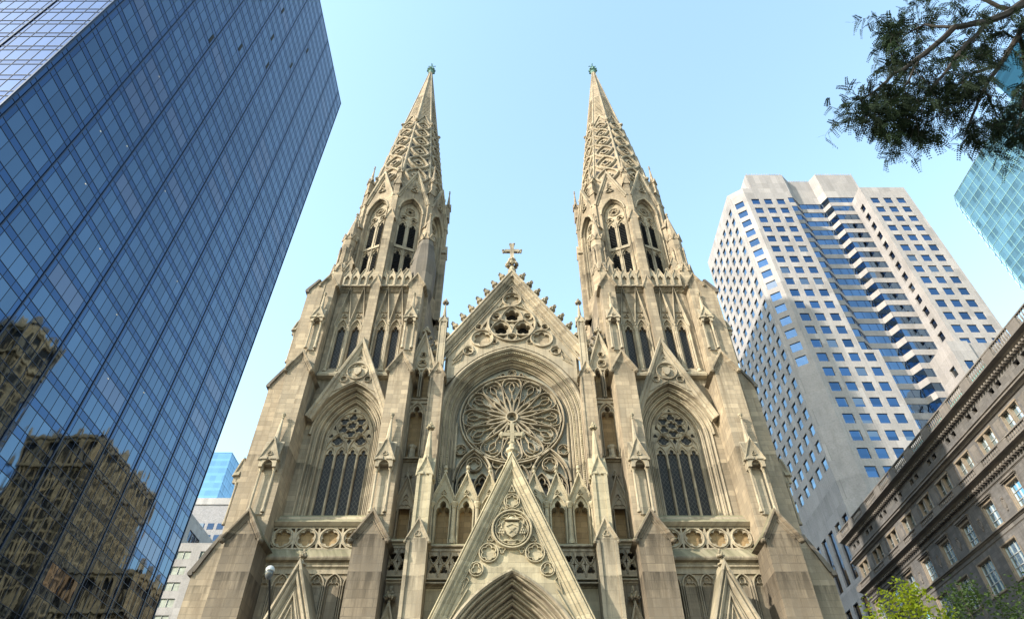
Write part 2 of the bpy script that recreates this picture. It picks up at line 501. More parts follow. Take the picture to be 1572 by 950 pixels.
def canopy_niche(mb, cx, y, w_, z0, zc, zg, zt, fin=.3):
    """shallow niche on a buttress face: two colonnettes, a gabled canopy, a spirelet above; y is the face"""
    h = w_/2; dp = w_*.62
    for sx in (-1, 1):
        x = cx + sx*h*.82
        mb.lathe(x, y-dp*.55, [(.15, z0), (.15, z0+.12), (.11, z0+.25), (.085, z0+.38), (.085, zc-.32), (.12, zc-.26), (.09, zc-.2), (.17, zc-.02), (.17, zc+.04)], 8)
    mb.box(cx-h*.62, cx+h*.62, y-.10, y+.05, z0, zc)
    # canopy block with an arched front
    zs = zc + (zg-zc)*.25
    mb.prism([(cx-h*1.05, zc-.02), (cx-h*.62, zc-.02)] + arch(cx, zc+.05, h*.62, h*.85, 5) + [(cx+h*.62, zc-.02), (cx+h*1.05, zc-.02), (cx+h*1.05, zs+.1), (cx, zg-.1), (cx-h*1.05, zs+.1)], y-dp*1.02, y-dp*.7)
    mb.box(cx-h*1.0, cx-h*.66, y-dp*.72, y+.02, zc, zs+.05)
    mb.box(cx+h*.66, cx+h*1.0, y-dp*.72, y+.02, zc, zs+.05)
    mb.box(cx-h*.7, cx+h*.7, y-dp*.6, y+.02, zc+h*.55, zs+.05)
    chevron(mb, cx, h*1.15, y-dp*1.02, y-dp*.5, zs-.02, zg, .10, .08)
    for sx in (-1, 1):
        xf = mb.xf
        R = Matrix.Translation((cx, y-dp*.5, 0)) @ Matrix.Rotation(sx*PI/2, 4, 'Z')
        mb.xf = (xf @ R) if xf is not None else R
        mb.prism([(-dp*.5, zs), (dp*.5, zs), (0, zg-.25)], -h*1.02, -.02)
        chevron(mb, 0, dp*.52, -h*1.04, -.1, zs-.02, zg-.22, .09, .06)
        mb.xf = xf
    mb.sweep(foil(cx, zs+(zg-zs)*.28, h*.3, 3), bead(.03, y-dp*1.02, .05), True)
    spirelet(mb, cx, y-dp*.45, h*.62, zs+.05, zt-fin*1.6, 8)
    mb.lathe(cx, y-dp*.45, [(.06, zt-fin*1.9), (.12, zt-fin*1.6), (.07, zt-fin*1.3), (fin*.5, zt-fin*.9), (fin*.6, zt-fin*.5), (fin*.3, zt-.05), (.02, zt)], 8)
def string_course(mb, x0, x1, y, z, d=.28, h=.32, back=.3):
    """projecting moulded ledge with a sloping top; y is the wall face"""
    mb.prism_x([(y+back, z-h), (y, z-h), (y-d*.35, z-h*.85), (y-d*.45, z-h*.55), (y-d, z-h*.4), (y-d, z-h*.15), (y-d*.1, z+h*.35), (y+back, z+h*.35)], x0, x1)
def blind_arcade(mb, xs, hw, z0, zs, y, th=.14):
    """row of pointed blind arches applied to a wall"""
    for x in xs:
        mb.sweep([(x-hw, z0)] + arch(x, zs, hw, hw*1.45, 5) + [(x+hw, z0)], bead(.07, y, th))
        hole = lancet(x, z0, zs-.05, hw*.74)
        mb.sweep(hole, bead(.035, y, th*.6))

def foil_band(mb, x0, x1, z0, z1, y0, y1, n, nf=6, pierced=False):
    """band of foiled circles cut through a stone plate"""
    w_ = (x1-x0)/n; r = min(w_, z1-z0)/2*.86
    holes = []
    for i in range(n):
        cx = x0 + w_*(i+.5); cz = (z0+z1)/2
        holes.append(foil(cx, cz, r*.86, nf))
        for sx in (-1, 1):
            for sz in (-1, 1):
                q = [(cx+sx*w_*.46, cz+sz*(z1-z0)*.44), (cx+sx*w_*.46, cz+sz*(z1-z0)*.24), (cx+sx*w_*.26, cz+sz*(z1-z0)*.44)]
                holes.append(q)
    mb.prism([(x0, z0), (x1, z0), (x1, z1), (x0, z1)], y0, y1, holes)
    for i in range(n):
        mb.sweep(circle(x0+w_*(i+.5), (z0+z1)/2, r*.98, 20), bead(.05, y0, .06), True)
def lozenge_band(mb, x0, x1, z0, z1, y0, y1, n):
    """pierced parapet: quatrefoils above and below linked by pointed lozenges"""
    w_ = (x1-x0)/n; h = z1-z0; holes = []
    for i in range(n):
        cx = x0 + w_*(i+.5)
        holes.append(foil(cx, z0+h*.73, min(w_*.36, h*.2), 3, PI))
        holes.append(foil(cx, z0+h*.27, min(w_*.36, h*.2), 3, 0))
        if i < n-1:
            x = x0 + w_*(i+1); z = z0+h*.5
            holes.append([(x-w_*.2, z), (x-.04, z+.04), (x, z+h*.2), (x+.04, z+.04), (x+w_*.2, z), (x+.04, z-.04), (x, z-h*.2), (x-.04, z-.04)])
    mb.prism([(x0, z0), (x1, z0), (x1, z1), (x0, z1)], y0, y1, holes)
    for i in range(n):
        cx = x0 + w_*(i+.5)
        mb.sweep(arch(cx, z0+h*.02, w_*.46, h*.50, 5), bead(.035, y0, .06))
        mb.sweep([(2*cx-a, 2*(z0+h*.5)-b) for a, b in arch(cx, z0+h*.02, w_*.46, h*.50, 5)], bead(.035, y0, .06))
    mb.box(x0, x1, y0-.06, y1+.06, z1-.003, z1+.14)
    mb.box(x0, x1, y0-.05, y1+.05, z0-.12, z0+.003)

# ================================================================== THE CATHEDRAL
CA = empty('cathedral', (0, 0, 0), 'pale warm stone gothic cathedral with twin openwork spires and a rose window', 'cathedral')
SX = {-1: Matrix.Scale(-1, 4, (1, 0, 0)), 1: None}
T = 12.8         # tower axis (distance from the middle)
TY = 4.9

def tower(s):
    xf = SX[s]
    def mb(): return MB(xf)
    # ---- walls and stages
    m = mb()
    # body behind the face plates
    m.box(8.6, 17.4, 1.25, 9.3, 0, 35.1)
    m.box(9.0, 16.9, .75, 9.1, 35.1, 45.9)
    m.box(7.95, 9.6, .3, 9.3, 35.1, 45.9); m.box(16.2, 17.75, .3, 9.3, 35.1, 45.9)
    WZ = 29.6
    win = arch_open(T, 22.9, WZ, 1.78, 3.3, 12)
    wout = arch_open(T, 22.9, WZ, 1.78, 3.3, 12, .95)
    wout = [wout[0]] + wout[1:-1] + [wout[-1]]
    m.prism([(9.4, 0), (16.3, 0), (16.3, 35.2), (9.4, 35.2)], 0, 1.3, [wout], back=False)
    m.sweep([(p[0], p[1]) for p in wout], [(0, .0), (0, .03)], solid=False)
    # lower wall stands forward of the window stage
    m.prism([(9.6, 0), (16.3, 0), (16.3, 19.4), (9.6, 19.4)], -.9, .0)
    m.build('tower_wall', M['stone'], CA)
    # moulded reveal of the big window
    m = mb()
    pin = [(T-1.78, 22.9)] + arch(T, WZ, 1.78, 3.3, 12) + [(T+1.78, 22.9)]
    m.sweep(pin, steps_prof(.98, -.04, 0, .95, 3), solid=False)
    # hood mould
    m.sweep(arch(T, WZ, 1.78, 3.3, 12, .98), [(0, .05), (0, -.16), (.12, -.2), (.24, -.1), (.26, .05)])
    m.build('window_reveal', M['trim'], CA)
    # ---- big window: tracery and glass
    m = mb()
    holes = []
    for k in (-1.5, -.5, .5, 1.5):
        holes.append(lancet(T+k*.86, 23.0, 28.35 if abs(k) < 1 else 28.3, .335))
    for k in (-.9, .9): holes.append(foil(T+k, 29.68, .43, 4))
    for k in range(6):
        a = PI/2 + k*PI/3
        holes.append(foil(T+math.cos(a)*.76, 31.12+math.sin(a)*.76, .375, 3, a-PI/2 + (0)))
    holes.append(foil(T, 31.12, .34, 6))
    for k in (-1, 1):
        holes.append(foil(T+k*1.47, 30.12, .2, 3))
        holes.append(tri_shrink([(T+k*.35, 32.42), (T+k*.95, 31.98), (T+k*.62, 32.32)], 1))
        holes.append([(T+k*1.12, 30.62), (T+k*1.42, 30.75), (T+k*1.33, 31.15)])
    holes.append([(T-.16, 32.42), (T+.16, 32.42), (T, 32.68)])
    holes.append([(T-.2, 29.66), (T, 29.35), (T+.2, 29.66), (T, 29.9)])
    op = [(T-1.8, 22.9)] + arch(T, WZ, 1.8, 3.33, 12) + [(T+1.8, 22.9)]
    m.prism(op, .93, 1.10, holes)
    m.sweep(circle(T, 31.12, 1.2, 32), bead(.06, .93, .09), True)
    for k in (-.9, .9):
        m.sweep(arch(T+k, 28.6, .84, 1.75, 8), bead(.055, .93, .09))
        m.sweep(circle(T+k, 29.68, .46, 16), bead(.03, .93, .06), True)
    for k in (-1.5, -.5, .5, 1.5):
        m.sweep(arch(T+k*.86, 28.35, .40, .78, 5), bead(.04, .93, .07))
    for k in range(6):
        a = PI/2 + k*PI/3
        m.sweep(circle(T+math.cos(a)*.76, 31.12+math.sin(a)*.76, .40, 14), bead(.025, .93, .06), True)
    for k in (-.86, 0, .86):
        m.lathe(T+k, .90, [(.085, 22.95), (.085, 28.5)], 6)
    for k in (-1.72, 1.72):
        m.lathe(T+k, .88, [(.075, 22.95), (.075, WZ)], 6)
    wo = m.build('tall_window', M['trim'], CA)
    m = mb(); m.box(T-1.85, T+1.85, 1.06, 1.09, 22.8, 33.2)
    m.build('glass', M['leaded'], wo)
    # ---- gable over the big window
    GF = Matrix.Translation((0, -.28, 0))
    m = MB(xf @ GF if xf is not None else GF)
    ap = 38.35; sl = .415
    zf = 31.0; hw = (ap-zf)*sl
    ao = arch(T, WZ, 1.78, 3.3, 12, 1.18)
    ao = [p for p in ao if p[1] > zf]
    poly = [(T+hw, zf), (T, ap), (T-hw, zf)] + ao
    z1 = 35.35
    m.prism(poly, -.30, .30)
    # carved front layer: shield foil, small foils, cusped triangle
    mx = [(T, 38.35-.55)]
    hl = [foil(T, z1, .74, 6), foil(T-.98, 34.5, .24, 3), foil(T+.98, 34.5, .24, 3), foil(T, 36.62, .26, 3),
          [(T-.22, 36.95), (T+.22, 36.95), (T, 37.6)]]
    q = .24
    zq = 33.3; hq = (ap-.85-zq)*sl
    a2 = [p for p in arch(T, WZ, 1.78, 3.3, 12, 1.3) if p[1] > zq + .05]
    m.prism([(T+hq, zq), (T, ap-.85), (T-hq, zq)] + a2, -.38, -.29, hl)
    m.sweep(circle(T, z1, .84, 24), bead(.05, -.42, .07), True)
    for k in (-1, 1): m.sweep(circle(T+k*.98, 34.5, .29, 14), bead(.04, -.42, .06), True)
    # shield
    m.prism([(T-.3, z1+.34), (T+.3, z1+.34), (T+.3, z1-.02), (T+.17, z1-.27), (T, z1-.42), (T-.17, z1-.27), (T-.3, z1-.02)], -.50, -.28)
    path = [(T-hw-.1, zf-.25), (T, ap+.05), (T+hw+.1, zf-.25)]
    m.sweep(path, [(-.34, .02), (-.34, -.40), (-.2, -.52), (-.1, -.5), (-.02, -.66), (.16, -.70), (.24, -.6), (.24, .32)])
    m.build('window_gable', M['trim'], CA)
    # ---- sill, foiled band, string course, blind arcade below
    m = mb()
    m.prism_x([(.3, 21.7), (-1.05, 21.7), (-1.05, 21.95), (-.8, 22.1), (-.8, 22.25), (-.55, 22.45), (-.5, 22.65), (-.1, 22.95), (.9, 23.12), (.9, 21.7)], 9.9, 16.3)
    m.prism_x([(-1.08, 21.68), (-1.18, 21.78), (-1.3, 21.92), (-1.24, 22.02), (-1.0, 22.08)], 9.9, 16.3)
    m.build('window_sill', M['trim'], CA)
    m = mb()
    foil_band(m, 9.85, 16.2, 20.12, 21.66, -1.0, -.72, 4)
    m.build('foiled_band', M['trim'], CA)
    m = mb(); m.box(9.7, 16.3, -.74, .0, 19.4, 21.7)
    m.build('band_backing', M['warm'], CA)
    m = mb()
    m.prism_x([(0, 19.0), (-1.0, 19.0), (-1.05, 19.1), (-1.05, 19.22), (-1.3, 19.3), (-1.36, 19.42), (-1.36, 19.5), (-1.02, 20.1), (0, 20.1)], 9.7, 16.2)
    m.prism_x([(0, 18.72), (-.98, 18.72), (-1.02, 18.85), (-1.12, 18.93), (-1.12, 19.03), (0, 19.03)], 9.7, 16.2)
    m.build('string_course', M['trim'], CA)
    m = mb()
    xs = [10.25 + i*1.13 for i in range(6)]
    blind_arcade(m, xs, .5, 9.0, 17.75, -.90, .16)
    m.box(9.9, 16.2, -1.0, -.88, 18.5, 18.75)
    m.build('blind_arcade', M['trim'], CA)

    # ---- lancet stage
    m = mb()
    lx = [T-2.4, T-1.14, T+1.14, T+2.4]
    holes = [lancet(x, 36.2, 40.45, .33) for x in lx]
    m.prism([(9.4, 35.1), (16.3, 35.1), (16.3, 46.0), (9.4, 46.0)], .0, .32, holes)
    m.build('tower_wall', M['stone'], CA)
    for x in lx:
        m = mb()
        pl = [(x-.33, 36.2), (x-.33, 40.45)] 
        m.sweep([(x-.37, 36.15)] + arch(x, 40.45, .37, .78, 6) + [(x+.37, 36.15)], [(0, .02), (.05, -.12), (.12, -.05), (.18, .02)])
        for sx in (-1, 1):
            m.lathe(x+sx*.57, -.12, [(.2, 35.75), (.2, 36.0), (.13, 36.12), (.17, 36.2), (.10, 36.35), (.10, 40.3), (.14, 40.36), (.11, 40.44), (.19, 40.7), (.19, 40.78)], 8)
        # steep gablet
        chevron(m, x, .60, -.05, .03, 40.85, 45.7, .13, .26, False)
        m.sweep(arch(x, 40.75, .45, .95, 6), bead(.06, 0, .14))
        m.sweep(foil(x, 42.2, .21, 3), bead(.04, 0, .1), True)
        m.sweep([(x-.25, 42.7), (x, 44.6), (x+.25, 42.7)], bead(.03, 0, .08), True)
        for sx in (-1, 1): m.blob(x+sx*.6, -.2, 40.9, .14, .16, .16, .3)
        o = m.build('lancet_window', M['trim'], CA)
        m = mb(); m.box(x-.36, x+.36, .22, .26, 36.1, 41.3)
        m.build('glass', M['leaded'], o)
    # dark void behind lancets is blocked by the body; ledge, pilaster
    m = mb()
    m.prism_x([(.3, 35.0), (-.1, 35.0), (-.45, 35.12), (-.5, 35.3), (-.45, 35.4), (-.3, 35.5), (-.3, 35.65), (-.05, 35.8), (-.05, 36.0), (.2, 36.15), (.3, 36.15)], 9.7, 16.2)
    m.build('string_course', M['trim'], CA)
    m = mb()
    string_course(m, 9.7, 16.2, 0, 45.95, .4, .34)
    string_course(m, 9.7, 16.2, -.02, 45.45, .18, .2)
    m.build('string_course', M['trim'], CA)
    m = mb()
    m.box(T-.42, T+.42, -.62, .1, 37.6, 45.6)
    m.box(T-.36, T+.36, -.55, .6, 45.6, 46.2)
    gablet(m, T, .84, -.62, .3, 45.55, 46.75, .14, .1)
    m.build('pilaster', M['stone'], CA)
    # ---- pointed parapet arcade below the belfry
    m = mb()
    for x in [9.95+.76*i for i in range(4)] + [13.4+.76*i for i in range(4)]:
        x += .06
        m.prism([(x-.37, 46.0), (x+.37, 46.0), (x+.37, 47.25), (x, 48.1), (x-.37, 47.25)], -.30, -.06, [lancet(x, 46.12, 46.95, .22)])
        chevron(m, x, .36, -.30, -.06, 47.2, 48.1, .07, .07, False, 1)
        m.blob(x, -.25, 48.25, .08, .08, .12, .2)
        m.box(x-.41, x-.33, -.38, -.10, 46.0, 47.35)
        m.box(x-.24, x+.24, -.1, -.07, 46.0, 47.6)
    m.build('pointed_parapet', M['trim'], CA)
    m = mb(); m.box(9.6, 16.2, -.06, .6, 45.9, 47.3); m.box(9.0, 16.9, .0, 9.4, 45.85, 46.1)
    m.build('tower_wall', M['stone'], CA)

    # ---- buttresses
    def buttress(x0, x1, inner):
        m = mb(); c = (x0+x1)/2
        # lower stage
        xl0 = x0-.12; xl1 = x1+.28 if inner else x1+.2
        m.box(xl0, xl1, -3.35, .2, 0, 19.75)
        m.box(xl0-.15, xl1+.15, -3.5, .2, 0, 2.2)
        gablet(m, (xl0+xl1)/2, xl1-xl0+.1, -3.35, .1, 19.7, 21.35, .24, .26)
        chevron(m, (xl0+xl1)/2, (xl1-xl0)/2-.22, -3.37, -3.3, 19.75, 20.95, .08, .06, False, 1)
        m.build('buttress', M['grimy'], CA)
        m = mb()
        m.box(x0, x1, -2.3, .5, 19.5, 34.2)
        gablet(m, c, x1-x0+.1, -2.3, .1, 34.15, 35.75, .23, .24)
        chevron(m, c, (x1-x0)/2-.2, -2.32, -2.25, 34.2, 35.35, .07, .05, False, 1)
        m.build('buttress', M['stone'], CA)
        m = mb()
        u0, u1 = (x0+.12, x1-.25) if inner else (x0+.2, x1-.3)
        m.box(u0, u1, -1.15, .5, 34.0, 45.1)
        gablet(m, (u0+u1)/2, u1-u0+.1, -1.15, .6, 45.05, 46.3, .19, .2)
        m.build('buttress', M['stone'], CA)
        m = mb()
        canopy_niche(m, c+(.0), -2.3, 1.15, 21.9, 25.15, 27.3, 29.85)
        m.build('canopy_niche', M['trim'], CA)
        m = mb()
        canopy_niche(m, (u0+u1)/2, -1.15, .95, 37.2, 40.1, 41.7, 43.9, .26)
        m.build('canopy_niche', M['trim'], CA)
    buttress(8.1, 9.75, True)
    buttress(16.15, 17.9, False)
    # ---- outer side buttresses (front and back corner)
    for (ya, yb) in ((-1.2, .9), (7.6, 9.6)):
        m = mb()
        m.prism([(17.3, 0), (20.55, 0), (20.55, 18.35), (20.7, 18.4), (20.7, 18.6), (19.55, 20.9), (19.45, 20.9), (19.45, 33.3), (19.6, 33.35), (19.6, 33.55), (18.75, 35.1),
                 (18.7, 35.1), (18.7, 44.1), (18.85, 44.15), (18.85, 44.35), (18.1, 45.6), (17.3, 45.7)], ya, yb)
        m.build('side_buttress', M['stone'], CA)
        for wi in range(3):
          m = mb()
          if wi == 0: m.prism([(20.5, 18.28), (20.78, 18.3), (20.82, 18.42), (20.74, 18.62), (20.5, 18.62)], ya-.15, yb+.15)
          if wi == 0: m.prism([(20.78, 18.5), (19.5, 21.0), (19.3, 21.0), (20.4, 18.5)], ya-.14, yb+.14)
          if wi == 1: m.prism([(19.4, 33.28), (19.68, 33.3), (19.7, 33.42), (19.62, 33.6), (18.7, 35.2), (18.5, 35.2), (19.4, 33.5)], ya-.14, yb+.14)
          if wi == 2: m.prism([(18.6, 44.05), (18.9, 44.1), (18.95, 44.22), (18.88, 44.45), (18.0, 45.75), (17.8, 45.7), (18.6, 44.4)], ya-.14, yb+.14)
          m.build('weathering', M['cover'], CA)
        # canopies on the outward face
        for (xx, wd, z0, zc, zg, zt, fn) in ((19.45, 1.1, 22.0, 25.15, 27.2, 28.9, .28), (18.7, .9, 36.4, 39.5, 41.2, 43.0, .24)):
            R = Matrix.Translation((xx, (ya+yb)/2, 0)) @ Matrix.Rotation(PI/2, 4, 'Z')
            mm = MB((xf @ R) if xf is not None else R)
            canopy_niche(mm, 0, 0, wd, z0, zc, zg, zt, fn)
            mm.build('canopy_niche', M['trim'], CA)
    # side wall of the tower with a tall window
    for (yy, hwid) in ((4.2, 1.5),):
        m = mb()
        R = Matrix.Translation((17.42, yy, 0)) @ Matrix.Rotation(PI/2, 4, 'Z')
        mm = MB((xf @ R) if xf is not None else R)
        mm.sweep([(-1.5, 23)] + arch(0, 29.6, 1.5, 2.9, 10) + [(1.5, 23)], [(0, .05), (.0, -.2), (.3, -.3), (.55, -.1), (.6, .05)])
        mm.sweep([(-1.9, 31.0), (0, 37), (1.9, 31.0)], [(0, .05), (0, -.3), (.3, -.3), (.3, .05)])
        for k in (-.5, .5): mm.box(k-.06, k+.06, -.1, .02, 23, 31.4)
        mm.box(-2.6, 2.6, -.35, .02, 19.2, 19.7); mm.box(-2.6, 2.6, -.35, .02, 22.4, 22.9)
        o = mm.build('tall_window', M['trim'], CA)
        mm = MB(mm.xf); mm.prism(arch_open(0, 23, 29.6, 1.5, 2.9, 10), -.03, .01)
        mm.build('glass', M['leaded'], o)

    # ---- corner turrets round the belfry foot
    for (dx, dy, kind) in ((-3.95, .9, 'in'), (4.05, .9, 'out'), (4.05, 8.9, 'b'), (-3.95, 8.9, 'b')):
        cx = T+dx; cy = dy if dy < 5 else 8.9
        m = mb()
        big = (kind == 'in')
        if big and s == -1:
            m.lathe(cx, cy, [(.25, 42.9), (.95, 44.9), (1.22, 46.0), (1.28, 47.6), (1.34, 49.0), (1.30, 49.9), (1.05, 51.6), (.78, 53.2), (.62, 53.8)], 8, PI/8)
            m.build('turret_base', M['cover'], CA, 'grey weathered turret base, broad and plain')
            m = mb()
        else:
            m.lathe(cx, cy, [(.25, 42.9), (.9, 44.9), (1.0, 46.0), (1.0, 48.6), (1.06, 48.7), (.86, 49.6), (.74, 50.0), (.72, 53.8)], 8, PI/8)
            for k in range(8):
                a = k*PI/4 - PI/2
                if math.sin(a) > .3: continue
                R = Matrix.Translation((cx, cy, 0)) @ Matrix.Rotation(a+PI/2, 4, 'Z')
                mm = MB((xf @ R) if xf is not None else R)
                chevron(mm, 0, .3, -.98, -.5, 48.3, 49.3, .08, .07)
                mm.box(-.09, .09, -.84, -.6, 49.6, 51.6)
                mm.prism([(-.12, 51.6), (.12, 51.6), (0, 52.2)], -.86, -.6)
                m.v_off = len(m.v); m.f.extend([tuple(i+len(m.v) for i in f) for f in mm.f]); m.v.extend(mm.v)
        for k in range(8):
            a = k*PI/4 + PI/8*0
            R = Matrix.Translation((cx, cy, 0)) @ Matrix.Rotation(a, 4, 'Z')
            mm = MB((xf @ R) if xf is not None else R)
            mm.prism([(-.26, 53.5), (.26, 53.5), (0, 54.25)], -.72, -.5)
            chevron(mm, 0, .27, -.74, -.5, 53.45, 54.25, .07, .06)
            m.f.extend([tuple(i+len(m.v) for i in f) for f in mm.f]); m.v.extend(mm.v)
        m.lathe(cx, cy, [(.66, 53.3), (.66, 54.0), (.05, 57.9)], 8, PI/8)
        m.lathe(cx, cy, [(.05, 57.7), (.14, 57.85), (.06, 57.95), (.05, 58.1), (.15, 58.25), (.13, 58.4), (.02, 58.6)], 8)
        m.build('corner_turret', M['stone'], CA)
        # little gabled offsets stepping up between buttress and turret
        if dy < 5:
            m = mb()
            for (ox, wz, zz) in ((dx*.62, .62, 48.0), (dx*.8, .55, 49.6)):
                x = T+ox; y0 = .35
                m.box(x-wz/2, x+wz/2, y0-.15, y0+.9, 46.0, zz)
                gablet(m, x, wz+.06, y0-.15, y0+.9, zz, zz+.75, .09, .08)
            m.build('offset', M['stone'], CA)

    # ---- belfry octagon
    RO = 5.15; AP = RO*math.cos(PI/8); FW = 2*RO*math.sin(PI/8)
    m = mb()
    m.lathe(T, TY, [(RO-.95, 46.0), (RO-.95, 62.0)], 8, PI/2)
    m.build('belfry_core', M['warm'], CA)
    for k in range(8):
        a = PI/8 + k*PI/4
        R = Matrix.Translation((T, TY, 0)) @ Matrix.Rotation(a, 4, 'Z')
        X = (xf @ R) if xf is not None else R
        f = -AP   # local face plane
        m = MB(X)
        hw_ = 1.22; zs_ = 58.35; ri = 2.15
        op = arch_open(0, 48.5, zs_, hw_, ri, 8)
        m.prism([(-FW/2, 46.0), (FW/2, 46.0), (FW/2, 61.2), (0, 65.0), (-FW/2, 61.2)], f, f+.35, [op])
        m.build('belfry_wall', M['stone'], CA)
        m = MB(X)
        pin = [(-hw_*.86, 48.5)] + arch(0, zs_, hw_*.86, ri*.90, 8) + [(hw_*.86, 48.5)]
        m.sweep(pin, steps_prof(.26, f-.05, 0, f+.55, 2), solid=False)
        m.sweep(arch(0, zs_, hw_, ri, 8), [(0, f+.1), (0, f-.12), (.1, f-.16), (.2, f-.05), (.2, f+.1)])
        # gable
        m.sweep([(-FW/2+.25, 60.2), (0, 65.3), (FW/2-.25, 60.2)], [(-.2, f+.1), (-.2, f-.1), (-.05, f-.14), (0, f-.28), (.18, f-.3), (.22, f+.1)])
        m.sweep(foil(0, 62.1, .42, 3), bead(.06, f, .12), True)
        m.sweep([(-.2, 62.75), (0, 63.6), (.2, 62.75)], bead(.05, f, .1), True)
        m.prism(foil(0, 62.1, .3, 3), f-.02, f+.02)
        # tracery of the opening
        th = f+.5
        hl = []
        for sx in (-.56, .56):
            hl.append(lancet(sx, 48.6, 51.6, .36)); hl.append(lancet(sx, 53.1, 56.2, .36))
            hl.append(foil(sx, 57.55, .24, 3))
        hl += [foil(0, 58.75, .3, 4), foil(-.35, 59.05, .0001, 3)][:1]
        outer = [(-hw_*.9, 48.5)] + arch(0, zs_, hw_*.9, ri*.93, 8) + [(hw_*.9, 48.5)]
        m.prism(outer, th, th+.14, hl)
        m.box(-.07, .07, th-.08, th+.05, 48.5, 57.0)
        for sx in (-1, 1): m.box(sx*1.07-.07, sx*1.07+.07, th-.08, th+.05, 48.5, 57.4)
        m.box(-hw_*.88, hw_*.88, th-.12, th+.05, 52.55, 52.8)
        for sx in (-.56, .56):
            m.sweep(arch(sx, 56.2, .45, .9, 5), bead(.05, th, .08)); m.sweep(arch(sx, 51.6, .45, .8, 5), bead(.05, th, .08))
            m.sweep(circle(sx, 57.55, .36, 14), bead(.04, th, .08), True)
        m.sweep(circle(0, 58.75, .58, 20), bead(.05, th, .09), True)
        for q in range(6):
            aa = q*PI/3
            m.sweep(circle(math.cos(aa)*.36, 58.75+math.sin(aa)*.36, .16, 8), bead(.02, th, .05), True)
        o = m.build('belfry_opening', M['trim'], CA)
        m = MB(X)
        for (za, zb) in ((48.5, 52.3), (53.0, 56.9)):
            z = za
            while z < zb:
                m.add([(-1.0, th+.22, z+.02), (1.0, th+.22, z+.02), (1.0, th+.05, z-.12), (-1.0, th+.05, z-.12),
                       (-1.0, th+.22, z+.07), (1.0, th+.22, z+.07), (1.0, th+.05, z-.07), (-1.0, th+.05, z-.07)],
                      [(0,3,2,1),(4,5,6,7),(0,1,5,4),(1,2,6,5),(2,3,7,6),(3,0,4,7)])
                z += .25
        m.build('louvre', M['louvre'], o)
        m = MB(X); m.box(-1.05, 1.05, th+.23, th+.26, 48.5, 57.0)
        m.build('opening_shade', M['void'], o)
        # arris shaft with its gablets and pinnacle
        R2 = Matrix.Translation((T, TY, 0)) @ Matrix.Rotation(k*PI/4, 4, 'Z')
        X2 = (xf @ R2) if xf is not None else R2
        m = MB(X2)
        y = -RO
        m.box(-.40, .40, y-.30, y+.5, 46.0, 56.0)
        gablet(m, 0, .82, y-.30, y+.3, 56.0, 57.3, .11, .1)
        m.box(-.30, .30, y-.12, y+.5, 56.0, 62.4)
        gablet(m, 0, .62, y-.14, y+.4, 62.4, 63.5, .10, .1)
        m.box(-.25, .25, y-.20, y+.9, 62.3, 64.6)
        for q in range(4):
            xs_ = m.xf
            m.xf = xs_ @ Matrix.Translation((0, y+.05, 0)) @ Matrix.Rotation(q*PI/2, 4, 'Z')
            chevron(m, 0, .26, -.28, -.05, 64.4, 65.2, .08, .08)
            m.xf = xs_
        m.lathe(0, y+.05, [(.26, 64.4), (.06, 67.5), (.12, 67.6), (.04, 67.75), (.11, 67.95), (.02, 68.2)], 8)
        m.build('arris_pinnacle', M['stone'], CA)
    # ---- spire
    zb, zt_ = 61.0, 99.6
    def rad(z): return (101.3 - z)*.1235
    m = mb()
    m.lathe(T, TY, [(rad(zb), zb), (rad(zt_), zt_)], 8, PI/2)
    spire = m.build('spire', M['stone'], CA)
    m = mb()
    for k in range(8):
        a = PI/2 + k*PI/4
        ca, sa = math.cos(a), math.sin(a)
        m.tube([(T+ca*rad(z), TY+sa*rad(z), z) for z in (zb, 82, zt_)], [.17, .12, .06], 6)
        # knobs
        for (z, q) in ((80.6, .27), (66.2, .25)):
            m.blob(T+ca*(rad(z)+.15), TY+sa*(rad(z)+.15), z, q, q, q, .2)
    m.build('rib', M['trim'], spire)
    m = mb(); mo = mb(); md = mb()
    for k in range(8):
        a = PI/8 + k*PI/4
        ap_ = math.cos(PI/8)
        # local face frame: x across, y outward negative, z up the slope
        z0 = 62.0
        p0 = Vector((0, -rad(z0)*ap_, z0)); p1 = Vector((0, -rad(98)*ap_, 98))
        up = (p1-p0).normalized(); L = (p1-p0).length
        xax = Vector((1, 0, 0)); yax = up.cross(xax)
        B = Matrix((( xax.x, yax.x, up.x, p0.x), (xax.y, yax.y, up.y, p0.y), (xax.z, yax.z, up.z, p0.z), (0, 0, 0, 1)))
        R = Matrix.Translation((T, TY, 0)) @ Matrix.Rotation(a, 4, 'Z') @ B
        X = (xf @ R) if xf is not None else R
        def hwf(h): return max(.05, (rad(z0) - h*(rad(z0)-rad(98))/L)*math.sin(PI/8))
        for q in (m, mo, md): q.xf = X
        h = 2.2; i = 0
        while h < 18.2:
            wv = hwf(h)*.86; st = wv*2.3
            c = h + st/2
            ww = hwf(c)*.80
            # curved lozenge built from four bulging bars
            lz = []
            for (ax_, az_, bx_, bz_) in ((-ww, c, 0, c+st*.5), (0, c+st*.5, ww, c), (ww, c, 0, c-st*.5), (0, c-st*.5, -ww, c)):
                for t in (0, .33, .66):
                    x_ = ax_+(bx_-ax_)*t; z_ = az_+(bz_-az_)*t
                    bl = math.sin(t*PI)*.13*ww
                    x_ += (1 if x_ > 0 else -1)*bl; z_ += (1 if z_ > c else -1)*bl*.5
                    lz.append((x_, z_))
            m.sweep(lz, [(-.13, .03), (-.12, -.24), (.02, -.30), (.13, -.18), (.14, .03)], True)
            m.sweep(foil(0, c, ww*.42, 4), [(-.08, .03), (-.07, -.18), (.06, -.18), (.08, .03)], True)
            md.prism(foil(0, c, ww*.33, 4), -.015, .01)
